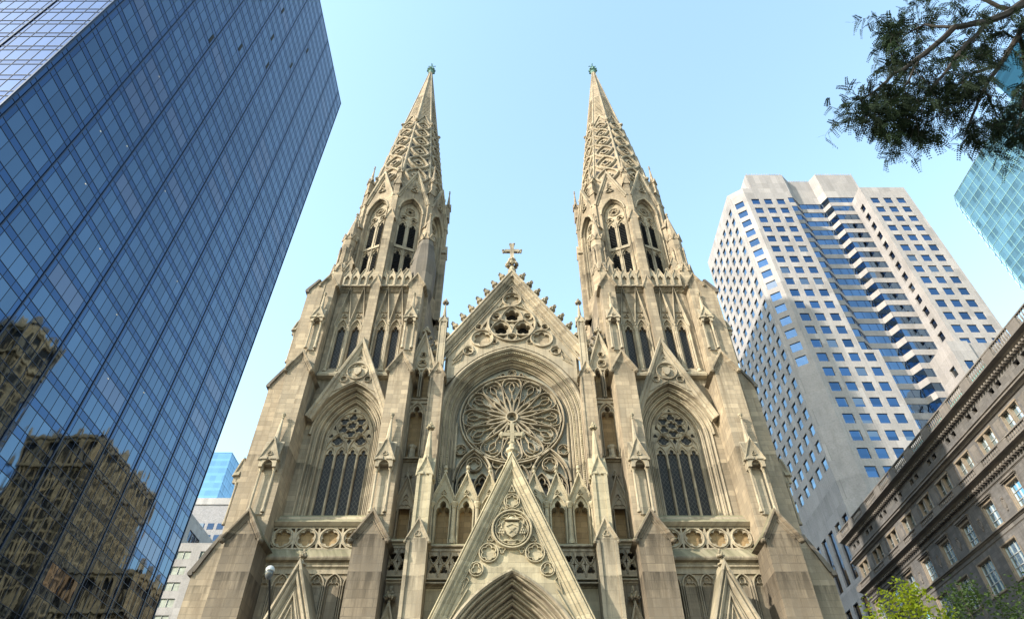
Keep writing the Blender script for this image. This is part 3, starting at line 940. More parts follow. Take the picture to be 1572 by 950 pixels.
            for sx in (-1, 1): md.prism([(sx*ww*.98, c+st*.30), (sx*ww*.55, c+st*.46), (sx*ww*.98, c+st*.62)], -.012, .01)
            if i % 2 == 0: 
                for sx in (-1, 1): m.blob(sx*ww*.93, -.1, c, .12, .1, .1, .3)
            h += st*.98; i += 1
        # gablets at the foot of the plain top
        hb = 18.9
        wv = hwf(hb)
        m.sweep([(-wv*.95, hb-.6), (0, hb+1.9), (wv*.95, hb-.6)], [(0, .03), (0, -.16), (.12, -.18), (.14, .03)])
        m.sweep(foil(0, hb+.1, wv*.3, 3), bead(.05, 0, .1), True)
        # scale courses
        for r_ in range(15):
            hh = hb+2.2 + r_*.46
            wv = hwf(hh)*.55
            m.box(-wv, wv, -.055, .03, hh, hh+.17)
        # big cusped arch at the foot
        m.sweep(arch(0, .2, hwf(1)*.72, 2.1, 7), [(-.1, .03), (-.1, -.14), (.08, -.16), (.1, .03)])
    for q in (m, mo, md): q.xf = None
    m.build('spire_tracery', M['trim'], spire)
    o = md.build('spire_piercing', M['void'], spire); o['kind'] = 'stuff'
    m = mb()
    zz_ = .75
    m.xf = (xf if xf is not None else Matrix.Identity(4)) @ Matrix.Translation((0, 0, zz_))
    m.lathe(T, TY, [(.24, 98.6), (.42, 98.85), (.42, 99.0), (.26, 99.15), (.5, 99.35), (.55, 99.6), (.3, 99.9), (.16, 100.1), (.12, 100.4)], 8)
    for k in range(8):
        a = k*PI/4
        m.blob(T+math.cos(a)*.5, TY+math.sin(a)*.5, 99.5, .2, .2, .18, .3)
    m.box(T-.06, T+.06, TY-.06, TY+.06, 100.2, 101.7)
    m.box(T-.5, T+.5, TY-.055, TY+.055, 100.98, 101.1)
    m.box(T-.055, T+.055, TY-.5, TY+.5, 100.985, 101.095)
    for (dx, dz) in ((-.5, 101.04), (.5, 101.04), (0, 101.75)):
        m.blob(T+dx, TY, dz, .11, .09, .11, .1)
    m.build('spire_cross', M['patina'], CA)

    # ---- side portal with its gable
    G = 13.0
    m = mb()
    za, zf_ = 17.5, 7.6; slp = .375
    hw = (za-zf_)*slp
    pz = 7.0
    dz = arch(G, pz+.2, 2.2, 3.6, 12)
    # gable plate round the door arch
    arch_pts = [(G-2.6, 0)] + arch(G, pz, 2.6, 4.1, 12) + [(G+2.6, 0)]
    poly = [(G+hw, 0), (G+hw, zf_), (G, za), (G-hw, zf_), (G-hw, 0)] 
    m.prism(poly + arch_pts, -3.3, -2.7)
    m.build('portal_wall', M['trim'], CA)
    m = mb()
    m.sweep([(G-hw-.1, zf_-.2), (G, za), (G+hw+.1, zf_-.2)], [(-.42, -2.7), (-.42, -3.36), (-.3, -3.5), (-.2, -3.4), (-.1, -3.62), (.02, -3.68), (.1, -3.55), (.2, -3.72), (.32, -3.7), (.34, -2.9), (.30, -.9)], False, True)
    m.build('portal_coping', M['trim'], CA)
    m = mb()
    m.sweep([(G-1.35, 12.4), (G, 16.4), (G+1.35, 12.4)], bead(.09, -3.3, .14), True)
    m.sweep(foil(G, 13.6, .62, 3), bead(.07, -3.3, .12), True)
    m.sweep(circle(G, 13.6, .76, 20), bead(.06, -3.3, .1), True)
    m.sweep([(G-.24, 14.8), (G, 15.7), (G+.24, 14.8)], bead(.05, -3.3, .1), True)
    for i, (n_, r_) in enumerate(((.5, 0),)):
        m.sweep([(G-1.8, 0)] + arch(G, pz, 1.8, 3.1, 12) + [(G+1.8, 0)], steps_prof(.85, -3.36, 0, -1.5, 4), solid=False)
    m.build('portal_arch', M['trim'], CA)
    m = mb(); m.box(G-2, G+2, -1.6, -1.4, 0, 11)
    m.build('door', M['wood'], CA)
    m = mb(); m.lathe(G, -3.2, [(.12, 17.7), (.14, 18.1), (.3, 18.16), (.3, 18.24), (.13, 18.3), (.11, 18.45)], 8); finial(m, G, -3.2, 18.3, .42)
    m.build('finial', M['trim'], CA)

for s in (-1, 1): tower(s)

# ------------------------------------------------------------------ narrow bay, slim buttress and pinnacles
def narrow_bay(s):
    xf = SX[s]
    def mb(): return MB(xf)
    C = 7.55
    m = mb()
    # wall with its recesses
    holes = [lancet(C-.42, 32.95, 35.3, .27), lancet(C+.42, 32.95, 35.3, .27), lancet(C, 27.5, 31.2, .52), lancet(C+.02, 21.0, 23.45, .42)]
    m.prism([(6.5, 19.9), (8.7, 19.9), (8.7, 36.5), (6.5, 36.5)], -.3, .25, holes)
    m.box(6.5, 8.7, .62, 4, 0, 38.5)
    m.prism([(6.5, 0), (8.7, 0), (8.7, 17.8), (6.5, 17.8)], -1.35, .3)
    m.build('bay_wall', M['stone'], CA)
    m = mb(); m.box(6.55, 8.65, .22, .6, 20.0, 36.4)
    m.build('niche_back', M['warm'], CA)
    # crocketed gable with twin blind lancets
    m = mb()
    ap, ze = 39.45, 35.7; hw = 1.15
    m.prism([(C-hw, ze), (C+hw, ze), (C, ap)], -.42, .3, [foil(C, 36.35, .30, 4), foil(C, 37.3, .2, 3)])
    m.sweep([(C-hw, ze-.1), (C, ap), (C+hw, ze-.1)], [(-.16, .3), (-.16, -.5), (-.05, -.56), (.02, -.7), (.14, -.7), (.18, .3)])
    m.sweep(circle(C, 36.35, .37, 18), bead(.04, -.42, .08), True)
    m.sweep(circle(C, 37.3, .26, 14), bead(.035, -.42, .08), True)
    for k in (-.42, .42):
        m.sweep([(C+k-.33, 32.9)] + arch(C+k, 35.2, .33, .68, 6) + [(C+k+.33, 32.9)], bead(.06, -.3, .16))
    gb = m.build('crocketed_gable', M['trim'], CA)
    m = mb()
    for sx in (-1, 1):
        for i in range(5):
            t = .12 + i*.2
            crocket(m, C+sx*(hw*(1-t)+.12), -.35, ze+(ap-ze)*t, .30, sx)
    m.build('crocket', M['trim'], gb)
    m = mb(); finial(m, C, -.2, ap+.0, .62); m.blob(C-.45, -.2, ap+.0, .2, .2, .16, .3); m.blob(C+.45, -.2, ap+.0, .2, .2, .16, .3)
    m.build('finial', M['trim'], gb)
    # string courses and shelf
    for (z, d) in ((32.75, .22), (27.3, .35)):
        m = mb(); string_course(m, 6.55, 8.25, -.3, z, d, .28); m.build('string_course', M['trim'], CA)
    # large niche frame and pedestal
    m = mb()
    m.sweep([(C-.66, 27.5)] + arch(C, 31.1, .66, 1.2, 7) + [(C+.66, 27.5)], [(0, -.25), (0, -.42), (.1, -.48), (.2, -.36), (.22, -.25)])
    m.sweep(lancet(C, 27.5, 31.2, .54), bead(.05, -.3, .1))
    m.box(C-.98, C+.98, -.42, -.28, 32.32, 32.48)
    m.build('niche_frame', M['trim'], CA)
    m = mb(); m.lathe(C+.05, -.05, [(.34, 27.45), (.34, 27.6), (.27, 27.75), (.27, 28.25), (.36, 28.4), (.36, 28.55), (.3, 28.6)], 8, PI/8)
    m.build('pedestal', M['trim'], CA)
    # lower gabled niche
    m = mb()
    m.sweep([(C-.78, 23.1), (C, 25.5), (C+.78, 23.1)], [(-.1, -.28), (-.12, -.5), (0, -.6), (.06, -.78), (.14, -.75), (.16, -.28)])
    m.prism([(C-.7, 23.3), (C+.7, 23.3), (C, 25.35)], -.42, -.3, [foil(C, 24.2, .2, 3)])
    for sx in (-1, 1):
        m.lathe(C+sx*.66, -.5, [(.15, 20.95), (.15, 21.1), (.1, 21.25), (.09, 22.8), (.13, 22.85), (.1, 22.95), (.18, 23.2), (.18, 23.3)], 8)
    m.sweep(lancet(C+.02, 21.0, 23.3, .44), bead(.05, -.3, .14))
    o = m.build('gabled_niche', M['trim'], CA)
    m = mb(); finial(m, C, -.5, 25.4, .42); m.build('finial', M['trim'], o)
    # parapet and shelf below
    m = mb(); string_course(m, 6.6, 8.2, -1.3, 20.55, .35, .4, 1.3); m.build('string_course', M['trim'], CA)
    m = mb(); lozenge_band(m, 6.7, 8.1, 18.25, 19.95, -1.5, -1.3, 2); m.build('pierced_parapet', M['trim'], CA)
    m = mb(); string_course(m, 6.6, 8.2, -1.35, 18.0, .25, .3); m.build('string_course', M['trim'], CA)
    # small gable with finial standing low in the bay
    m = mb()
    m.prism([(C-.75, 0), (C+.75, 0), (C+.75, 13.6), (C, 15.9), (C-.75, 13.6)], -1.75, -1.3, [lancet(C, 9, 13.0, .45)])
    m.sweep([(C-.9, 13.2), (C, 16.1), (C+.9, 13.2)], [(-.1, -1.3), (-.1, -1.8), (.05, -2.0), (.16, -1.95), (.18, -1.3)])
    o = m.build('gabled_niche', M['trim'], CA)
    m = mb(); finial(m, C, -1.75, 16.1, .62); m.build('finial', M['trim'], o)
    # slim buttress
    m = mb()
    m.box(5.55, 6.62, -1.2, .6, 19.5, 34.55)
    for xx in (5.55, 6.54): m.box(xx-.03, xx+.11, -1.27, -1.15, 20, 34.4)
    gablet(m, 6.08, 1.14, -1.2, .3, 34.5, 35.75, .13, .12, foil_r=.2)
    m.build('slim_buttress', M['stone'], CA)
    m = mb()
    m.box(5.45, 6.72, -2.75, .3, 0, 19.95)
    for xx in (5.45, 6.58): m.box(xx-.04, xx+.18, -2.86, -2.70, 0, 19.9)
    gablet(m, 6.08, 1.3, -2.75, .2, 19.9, 21.2, .15, .16, foil_r=.22)
    m.build('slim_buttress', M['trim'], CA)
    m = mb(); m.box(5.6, 6.56, -2.35, -1.1, 20.2, 25.0)
    for xx in (5.6, 6.44): m.box(xx-.05, xx+.17, -2.45, -2.3, 20.5, 25.0)
    for q in range(4):
        x0 = m.xf
        R = Matrix.Translation((6.08, -1.85, 0)) @ Matrix.Rotation(q*PI/2, 4, 'Z')
        m.xf = (x0 @ R) if x0 is not None else R
        m.prism([(-.5, 24.9), (.5, 24.9), (0, 26.1)], -.52-.004*q, -.02)
        chevron(m, 0, .52, -.52, -.1-.003*q, 24.85, 26.15, .12, .11)
        m.xf = x0
    m.lathe(6.08, -1.85, [(.44, 24.9), (.40, 25.7), (.10, 28.7)], 8, PI/8)
    o = m.build('pinnacle', M['pale'], CA)
    m = mb(); finial(m, 6.08, -1.85, 28.55, .48); m.build('finial', M['pale'], o)
    # pinnacle beside the main gable
    m = mb()
    pinnacle(m, 6.08, -.45, .60, 34.4, 40.9, 43.2, 0)
    o = m.build('pinnacle', M['trim'], CA)
    m = mb(); finial(m, 6.08, -.45, 43.0, .48); m.build('finial', M['trim'], o)
    m = mb(); pinnacle(m, 6.95, 2.6, .5, 34.0, 40.2, 42.6, 0, pan=False); m.build('pinnacle', M['trim'], CA)
for s in (-1, 1): narrow_bay(s)

# ------------------------------------------------------------------ centre: great arch, rose window, main gable
def centre():
    ZS, HW, RI = 31.3, 4.5, 5.75
    m = MB()
    ao = [(p[0], p[1]) for p in arch(0, ZS, HW, RI, 24, 1.02)]
    xo = -ao[0][0]
    m.prism([(-5.7, 20.4), (-xo, 20.4)] + ao + [(xo, 20.4), (5.7, 20.4), (5.7, 38.4), (5.5, 38.7), (0, 47.3), (-5.5, 38.7), (-5.7, 38.4)], .0, .5, [foil(0, 42.05, .78, 5), foil(-.98, 40.45, .78, 5), foil(.98, 40.45, .78, 5)])
    m.build('nave_front_wall', M['stone'], CA)
    m = MB()
    pin = [(-HW, 20.4)] + arch(0, ZS, HW, RI, 24) + [(HW, 20.4)]
    m.sweep(pin, steps_prof(1.05, -.06, 0, 1.0, 5), solid=False)
    m.sweep(arch(0, ZS, HW, RI, 24, 1.05), [(0, .05), (0, -.22), (.12, -.30), (.26, -.26), (.32, -.08), (.34, .05)])
    o = m.build('great_arch', M['trim'], CA)
    # dog-tooth rows: two lines of small studs
    m = MB()
    for (off, y, sz, st) in ((.86, .0, .055, .16), (.46, .40, .05, .15)):
        path = [(-HW-off, 23)] + arch(0, ZS, HW, RI, 60, off) + [(HW+off, 23)]
        acc = 0; 
        for i in range(len(path)-1):
            a = Vector(path[i]); b = Vector(path[i+1]); L = (b-a).length; t = -acc
            while t + st < L:
                t += st
                p = a + (b-a)*(t/L)
                m.box(p.x-sz, p.x+sz, y-.06, y+.12, p.y-sz, p.y+sz)
            acc = L - t if L-t < st else 0
            acc = (L - t)
    m.build('dog_tooth_stud', M['pale'], o)
    bpy.data.objects[m and 'dog_tooth_stud']['kind'] = 'stuff'
    # rose window
    CZ = 31.78; R = 4.14; KR = 4.14/3.98
    m = MB(); y = .98
    def rib(path, w_=.06, h=.14, closed=False):
        h = h*1.3; m.sweep(path, [(-w_, y+.12), (-w_, y-.02), (-w_*.45, y-h), (w_*.45, y-h), (w_, y-.02), (w_, y+.12)], closed)
    rib(circle(0, CZ, R+.03, 64), .09, .24, True)
    rib(circle(0, CZ, R-.22, 64), .05, .16, True)
    rib(circle(0, CZ, .46, 24), .09, .26, True)
    m.prism(circle(0, CZ, .42, 20), y-.02, y+.1, [foil(0, CZ, .36, 3)])
    NP = 12
    def P(r, a): return (KR*r*math.cos(a), CZ + KR*r*math.sin(a))
    for k in range(NP):
        a0 = PI/2 + k*2*PI/NP; ha = PI/NP
        # outer petal: narrow stem from the hub swelling to two lobes at the rim
        L = []; Rr = []
        for i in range(17):
            t = i/16
            r = .5 + (3.0-.5)*t
            wv = .16*(1-t)**2 + math.sin(t*PI*.5)**1.45
            L.append(P(r, a0 + ha*.95*wv)); Rr.append(P(r, a0 - ha*.95*wv))
        cap = [(3.0 + .84*math.sin(i/8*PI/2)**1.1, ha*.95*math.cos(i/8*PI/2)**.75) for i in range(1, 9)]
        rib(L + [P(r, a0+q) for r, q in cap], .052, .17)
        rib(Rr + [P(r, a0-q) for r, q in cap], .052, .17)
        rib([P(1.9, a0-.0), P(2.15, a0), P(2.5, a0)], .04, .14)
        for sg in (-1, 1):
            rib([P(1.35, a0+sg*ha*.52), P(1.6, a0+sg*ha*.30), P(1.95, a0+sg*.02)], .036, .13)
            rib([P(2.5, a0), P(2.72, a0+sg*.055), P(2.95, a0+sg*.075), P(3.2, a0+sg*.05), P(3.45, a0)], .036, .13)
            rib([P(3.45, a0), P(3.5, a0+sg*.07), P(3.36, a0+sg*.13), P(3.1, a0+sg*.19)], .03, .11)
            for (q, w2) in ((1.75, ha*.55), (3.05, ha*.62), (2.35, ha*.5)):
                p_ = P(q, a0+sg*w2); m.blob(p_[0], y-.05, p_[1], .06, .07, .06, .25)
        # inner leaf between two stems
        a1 = a0 + ha
        rib([P(.5, a1-.10), P(.9, a1-.13), P(1.35, a1-.13), P(1.75, a1-.07), P(2.05, a1)], .045, .16)
        rib([P(.5, a1+.10), P(.9, a1+.13), P(1.35, a1+.13), P(1.75, a1+.07), P(2.05, a1)], .045, .16)
        # rim foils between petals
        a1 = a0 + ha
        rib([(p[0], p[1]) for p in foil(*P(3.60, a1), .20, 3, a1-PI/2, 21)], .024, .1, True)
    # spandrel tracery round the rose
    rib(foil(0, 36.42, .26, 3), .03, .1, True)
    rib(circle(0, 36.4, .36, 14), .035, .12, True)
    for sx in (-1, 1):
        rib(foil(sx*4.0, 28.85, .36, 4), .03, .1, True); rib(circle(sx*4.0, 28.85, .45, 16), .045, .14, True)
        rib(circle(sx*.78, 36.16, .17, 10), .03, .1, True); rib([(sx*1.05, 36.2), (sx*1.5, 35.85), (sx*1.9, 35.55)], .035, .1)
        # lower sub-arches, each with two lights
        c = sx*2.9
        rib(arch(c, 26.1, 1.5, 2.75, 12), .10, .24)
        rib(arch(c, 26.1, 1.25, 2.45, 12), .04, .14)
        rib(circle(c, 27.55, .58, 20), .05, .15, True); rib(foil(c, 27.55, .46, 4), .03, .1, True)
        for q in (-.66, .66):
            rib([(c+q-.62, 22)] + arch(c+q, 25.6, .62, 1.2, 7) + [(c+q+.62, 22)], .055, .16)
            rib(lancet(c+q, 22, 25.65, .5), .03, .1)
        c = sx*.72
        rib([(c-.62, 22)] + arch(c, 26.2, .62, 1.3, 7) + [(c+.62, 22)], .055, .16)
        rib(circle(sx*1.15, 27.6, .34, 14), .04, .12, True)
        m.lathe(sx*(HW-.08), .9, [(.09, 21), (.09, ZS)], 6); m.lathe(sx*1.38, .9, [(.09, 21), (.09, 27)], 6)
    rib(circle(0, 27.0, .5, 18), .045, .14, True)
    m.box(-HW, HW, y-.1, y+.1, 24.35, 24.5)
    rw = m.build('rose_window', M['trim'], CA)
    m = MB(); m.prism(arch_open(0, 20.4, ZS, HW+.1, RI+.1, 16), 1.17, 1.21); m.build('glass', M['rose_glass'], rw)
    m = MB(); m.box(-5.7, 5.7, 1.3, 1.6, 0, 38)
    m.build('nave_front_wall', M['stone'], CA)

    # main gable
    m = MB()
    CG = 41.0; RG = 2.08
    ain = arch(0, ZS, HW, RI, 24, 1.38)
    zlo = 35.2
    ain = [p for p in ain if p[1] > zlo]
    k = 5.5/8.55     # half width per metre
    APX = 47.15
    def hx(z, ap=APX): return (ap-z)*k
    # spandrel plate in front of the wall
    holes = []
    holes.append(foil(0, 44.0, .70, 6))
    holes.append(foil(0, 42.05, .70, 5)); holes += [foil(-.98, 40.45, .70, 5), foil(.98, 40.45, .70, 5)]
    holes += [foil(-1.42, 41.85, .30, 3, PI/3), foil(1.42, 41.85, .30, 3, -PI/3), foil(0, 39.42, .30, 3, PI)]
    holes += [foil(-2.6, 39.25, .76, 6), foil(2.6, 39.25, .76, 6)]
    holes += [foil(-3.75, 37.85, .32, 3, .4), foil(3.75, 37.85, .32, 3, -.4)]
    holes += [[(-.14, 45.0), (.14, 45.0), (0, 45.4)]]
    for sx in (-1, 1):
        holes += [[(sx*.85, 43.25), (sx*1.5, 42.6), (sx*1.3, 43.2)], [(sx*2.22, 41.4), (sx*2.3, 40.6), (sx*2.65, 40.65)], [(sx*1.0, 43.0), (sx*.55, 42.95), (sx*.9, 42.75)],
                  [(sx*1.9, 41.2), (sx*1.75, 40.9), (sx*1.95, 40.6)], [(sx*.75, 39.25), (sx*.5, 39.65), (sx*1.2, 39.4)], [(sx*.35, 41.15), (sx*.0+sx*.08, 41.2), (sx*.2, 40.95)]]
    for sx in (-1, 1): holes += [foil(sx*2.95, 40.6, .25, 3, sx*.5), foil(sx*1.52, 38.88, .17, 3)]
    zb = 35.6
    zb = 34.3; zk = APX - 5.45/k
    m.prism([(5.45, zb), (5.45, zk), (0, APX), (-5.45, zk), (-5.45, zb)] + [p for p in ain if p[1] > zb+.05], -.30, .02, [h for h in holes])
    ypl = -.30
    def cr(c, r, w_=.08, h=.12, n=32): m.sweep(circle(c[0], c[1], r, n), bead(w_, ypl, h), True)
    cr((0, CG), RG, .09, .16, 48); cr((0, 44.0), .84, .06); cr((-2.6, 39.25), .95, .07); cr((2.6, 39.25), .95, .07)
    for c in ((-1.42, 41.85), (1.42, 41.85), (0, 39.42)): cr(c, .42, .05, .1, 18)
    for c in ((-3.75, 37.85), (3.75, 37.85)): cr(c, .44, .05, .1, 18)
    for sx in (-1, 1):
        cr((sx*2.95, 40.6), .33, .045, .09, 16); cr((sx*1.52, 38.88), .24, .035, .08, 12)
        m.sweep([(sx*.9, 43.55), (sx*1.75, 42.35), (sx*1.2, 43.0)], bead(.04, ypl, .08), True)
        m.sweep([(sx*4.35, 36.9), (sx*5.0, 36.4), (sx*4.2, 37.6)], bead(.04, ypl, .08), True)
    for (cx, cz) in ((0, 42.0), (-.98, 40.4), (.98, 40.4)):
        m.sweep(arch(cx, cz-.62, .98, 1.72, 8), bead(.055, ypl, .12))
        m.sweep([(cx-.98, cz-.62), (cx-.5, cz-.78), (cx, cz-.82), (cx+.5, cz-.78), (cx+.98, cz-.62)], bead(.055, ypl, .12))
    m.sweep([(-hx(36.2, 45.75), 36.2), (0, 45.75), (hx(36.2, 45.75), 36.2)], bead(.06, ypl, .1))
    m.sweep([(-hx(36.2, 46.1), 36.2), (0, 46.1), (hx(36.2, 46.1), 36.2)], bead(.05, ypl, .06))
    for sx in (-1, 1): m.sweep([(sx*5.0, 36.8), (sx*4.2, 38.1), (sx*3.9, 38.45), (sx*3.45, 38.35), (sx*3.2, 37.8)], bead(.05, ypl, .08))
    # coping
    zc = 37.6
    m.sweep([(-hx(zc), zc), (0, APX+.1), (hx(zc), zc)], [(-.40, .02), (-.40, -.42), (-.28, -.55), (-.2, -.52), (-.14, -.72), (.02, -.78), (.1, -.66), (.16, -.8), (.30, -.78), (.36, -.6), (.36, .5)])
    g = m.build('main_gable', M['trim'], CA)
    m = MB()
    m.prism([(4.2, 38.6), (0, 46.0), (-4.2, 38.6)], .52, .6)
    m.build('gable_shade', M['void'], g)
    # openings that show warm stone behind rather than the dark roof space
    for c in ((0, 44.0, .8), (-2.6, 39.25, .9), (2.6, 39.25, .9), (-3.75, 37.85, .4), (3.75, 37.85, .4)):
        m = MB(); m.prism(circle(c[0], c[1], c[2], 16), -.06, -.02)
        m.build('gable_panel', M['stone'], g)
    # crockets, one object each
    proto = MB(); crocket(proto, 0, 0, 0, .68, 1); proto.blob(.72, -.05, .58, .18, .24, .16, .4); proto.blob(.36, -.26, .24, .18, .16, .18, .3)
    pm = proto.mesh('crocket'); pm.materials.append(M['trim'])
    pmr = MB(SX[-1]); crocket(pmr, 0, 0, 0, .68, 1); pmr.blob(.72, -.05, .58, .18, .24, .16, .4); pmr.blob(.36, -.26, .24, .18, .16, .18, .3)
    pml = pmr.mesh('crocket'); pml.materials.append(M['trim'])
    for i in range(9):
        z = 46.75 - i*1.06
        for sx, me in ((1, pm), (-1, pml)):
            o = bpy.data.objects.new('crocket', me); COL.objects.link(o); o.parent = g
            o.location = (sx*(hx(z)+.20), -.35, z-.05)
    # running leaf carving beside the coping
    m = MB()
    for i in range(46):
        z = 46.6 - i*.2
        for sx in (-1, 1):
            m.blob(sx*(hx(z)+.42), -.3, z, .12, .14, .10, .4)
    m.build('leaf_carving', M['trim'], g); 
    # apex cross
    m = MB()
    zx = 47.1
    m.lathe(0, -.3, [(.5, zx-.3), (.42, zx+.5), (.34, zx+.7), (.42, zx+.85), (.30, zx+1.0), (.2, zx+1.5), (.17, zx+2.1)], 8)
    for a in range(8):
        t = a*PI/4
        m.blob(math.cos(t)*.48, -.3+math.sin(t)*.4, zx+1.75, .2, .18, .24, .3)
        m.blob(math.cos(t)*.26, -.3+math.sin(t)*.26, zx+2.35, .15, .15, .2, .3)
    m.box(-.18, .18, -.45, -.15, zx+1.5, zx+4.75)
    m.box(-.72, .72, -.44, -.16, zx+3.6, zx+3.95)
    for (dx, dz) in ((-.72, 3.78), (.72, 3.78), (0, 4.75)):
        for (ex, ez) in ((0, 0), (.17, .12), (-.17, .12), (.12, -.17), (-.12, -.17)):
            m.blob(dx+ex, -.3, zx+dz+ez, .14, .12, .14, .2)
    for (dx, dz) in ((.2, .2), (-.2, .2), (.2, -.2), (-.2, -.2)): m.blob(dx, -.3, zx+3.78+dz, .11, .1, .11, .2)
    m.build('gable_cross', M['trim'], CA)

    # gallery of gabled niches below the rose
    m = MB()
    xs = [-4.8, -3.2, -1.6, 0, 1.6, 3.2, 4.8]
    m.box(-5.5, 5.5, -.75, 1.2, 0, 20.3)
    m.build('nave_front_wall', M['stone'], CA)
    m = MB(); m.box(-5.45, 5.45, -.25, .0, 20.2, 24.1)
    m.build('niche_back', M['warm'], CA)
    for x in xs:
        m = MB()
        zv, za = 23.5, 25.55
        m.prism([(x-.79, 20.4), (x+.79, 20.4), (x+.79, zv+.05), (x, za), (x-.79, zv+.05)], -.95, -.25, [lancet(x, 20.5, 22.85, .46)])
        chevron(m, x, .78, -.98, -.6, zv+.1, za, .13, .16, False)
        m.sweep(foil(x, 24.25, .17, 3), bead(.035, -.95, .08), True)
        m.sweep([(x-.5, 20.45)] + arch(x, 22.85, .56, 1.15, 6) + [(x+.5, 20.45)], bead(.06, -.95, .12))
        for sx in ((-1, 1) if x == xs[-1] else (-1,)):
            m.lathe(x+sx*.8, -1.12, [(.24, 20.4), (.24, 20.6), (.18, 20.75), (.14, 20.95), (.14, 22.9), (.2, 22.98), (.16, 23.05), (.27, 23.3), (.27, 23.42)], 10)
        o = m.build('gabled_niche', M['pale'], CA)
        m = MB(); m.lathe(x, -.9, [(.08, za-.1), (.07, za+.25), (.15, za+.3), (.15, za+.38), (.08, za+.5), (.16, za+.62), (.10, za+.85), (.02, za+.9)], 8)
        m.build('finial', M['pale'], o)
    m = MB(); string_course(m, -5.5, 5.5, -1.3, 20.2, .35, .4, 1.2); m.build('string_course', M['trim'], CA)
    for (xa, xb) in ((-5.42, -1.9), (1.9, 5.42)):
        m = MB(); lozenge_band(m, xa, xb, 18.05, 19.75, -1.5, -1.3, 5); m.build('pierced_parapet', M['trim'], CA)
    m = MB(); string_course(m, -5.5, 5.5, -1.0, 17.8, .6, .35); m.build('string_course', M['trim'], CA)
    m = MB(); m.box(-5.45, 5.45, -1.15, -.7, 0, 17.5); m.build('nave_front_wall', M['pale'], CA)

    # great portal
    AP, SL = 24.95, .437
    zf = 10.6; hw = (AP-zf)*SL
    PZ, PW, PR = 10.4, 4.15, 6.6
    m = MB()
    ao = arch(0, PZ, PW, PR, 24, .25)
    xo = -ao[0][0]
    m.prism([(-hw, zf)] + [(-hw, 0), (-xo, 0)] + ao + [(xo, 0), (hw, 0), (hw, zf), (0, AP)], -4.0, -3.4)
    m.build('portal_wall', M['pale'], CA)
    m = MB()
    m.sweep([(-hw-.1, zf-.3), (0, AP), (hw+.1, zf-.3)], [(-.62, -3.5), (-.62, -4.06), (-.5, -4.16), (-.42, -4.12), (-.30, -4.3), (-.2, -4.26), (-.08, -4.42), (.06, -4.46), (.12, -4.34), (.2, -4.42), (.3, -4.2), (.3, -1.1)])
    m.build('portal_coping', M['pale'], CA)
    m = MB()
    # deep moulded arch
    inn = [(-PW+2.3, 0)] 
    pin = [(-2.1, 0)] + arch(0, PZ, 2.1, 4.15, 22) + [(2.1, 0)]
    m.sweep(pin, steps_prof(2.3, -4.05, 0, -.6, 7), solid=False)
    m.sweep(arch(0, PZ, PW, PR, 24, .28), [(0, -3.9), (0, -4.16), (.1, -4.26), (.24, -4.2), (.30, -3.9)])
    m.build('portal_arch', M['trim'], CA)
    m = MB(); m.box(-2.3, 2.3, -.72, -.55, 0, 15); m.build('door', M['wood'], CA)
    # carved face of the gable
    m = MB(); y = -4.0
    m.sweep([(-2.85, 16.9), (-.62, 22.0)], bead(.05, y, .09)); m.sweep([(.62, 22.0), (2.85, 16.9)], bead(.05, y, .09))
    m.sweep(circle(0, 21.95, .50, 24), bead(.05, y, .12), True); m.sweep(foil(0, 21.95, .41, 6), bead(.045, y, .11), True)
    m.sweep([(-.2, 22.62), (0, 23.1), (.2, 22.62)], bead(.04, y, .09), True)
    m.sweep(circle(0, 20.05, 1.22, 40), bead(.09, y, .2), True); m.sweep(circle(0, 20.05, 1.04, 40), bead(.05, y, .14), True)
    m.sweep(foil(0, 20.05, .98, 8), bead(.04, y, .10), True)
    for sx in (-1, 1):
        m.sweep(circle(sx*1.42, 18.55, .58, 22), bead(.06, y, .13), True); m.sweep(foil(sx*1.42, 18.55, .48, 6), bead(.045, y, .11), True)
        m.sweep(circle(sx*2.15, 17.55, .42, 18), bead(.05, y, .11), True); m.sweep(foil(sx*2.15, 17.55, .33, 3), bead(.04, y, .1), True)
        m.sweep([(sx*.75, 21.4), (sx*.28, 22.0-.55), (sx*.95, 20.95)], bead(.04, y, .08))
        m.sweep([(sx*2.6, 16.4), (sx*3.6, 14.6), (sx*3.9, 14.8), (sx*2.75, 17.2)], bead(.05, y, .09))
    for sx in (-1, 1):
        m.sweep(foil(sx*1.33, 19.42, .2, 3), bead(.035, y, .09), True)
        m.sweep(foil(sx*.60, 18.72, .2, 3, PI), bead(.035, y, .09), True)
        m.sweep([(sx*.42, 21.35), (sx*.85, 21.05), (sx*.62, 21.55)], bead(.035, y, .08), True)
        m.sweep([(sx*2.55, 16.9), (sx*2.75, 17.1), (sx*2.95, 16.2)], bead(.035, y, .08), True)
        for q in range(7):
            t = q/6
            m.blob(sx*(.95+1.95*t), y-.03, 21.35-4.6*t, .07, .07, .09, .3)
    for q in range(16):
        a = q*PI/8 + PI/16
        m.blob(1.13*math.cos(a), y-.1, 20.05+1.13*math.sin(a), .05, .06, .05, .2)
    m.build('carved_tracery', M['pale'], CA)
    # coat of arms: shield under a broad hat with hanging tassels
    m = MB(); y = -4.05; z = 20.05
    m.prism([(-.42, z+.42), (.42, z+.42), (.42, z-.08), (.30, z-.36), (0, z-.58), (-.30, z-.36), (-.42, z-.08)], y-.18, y+.05)
    m.prism([(-.36, z+.1), (0, z+.28), (.36, z+.1), (.36, z+.16), (0, z+.36), (-.36, z+.16)], y-.24, y-.17)
    m.bar((-.2, z-.3), (.2, z+.05), .05, y-.23, y-.17); m.bar((.2, z-.3), (-.2, z+.05), .05, y-.23, y-.17)
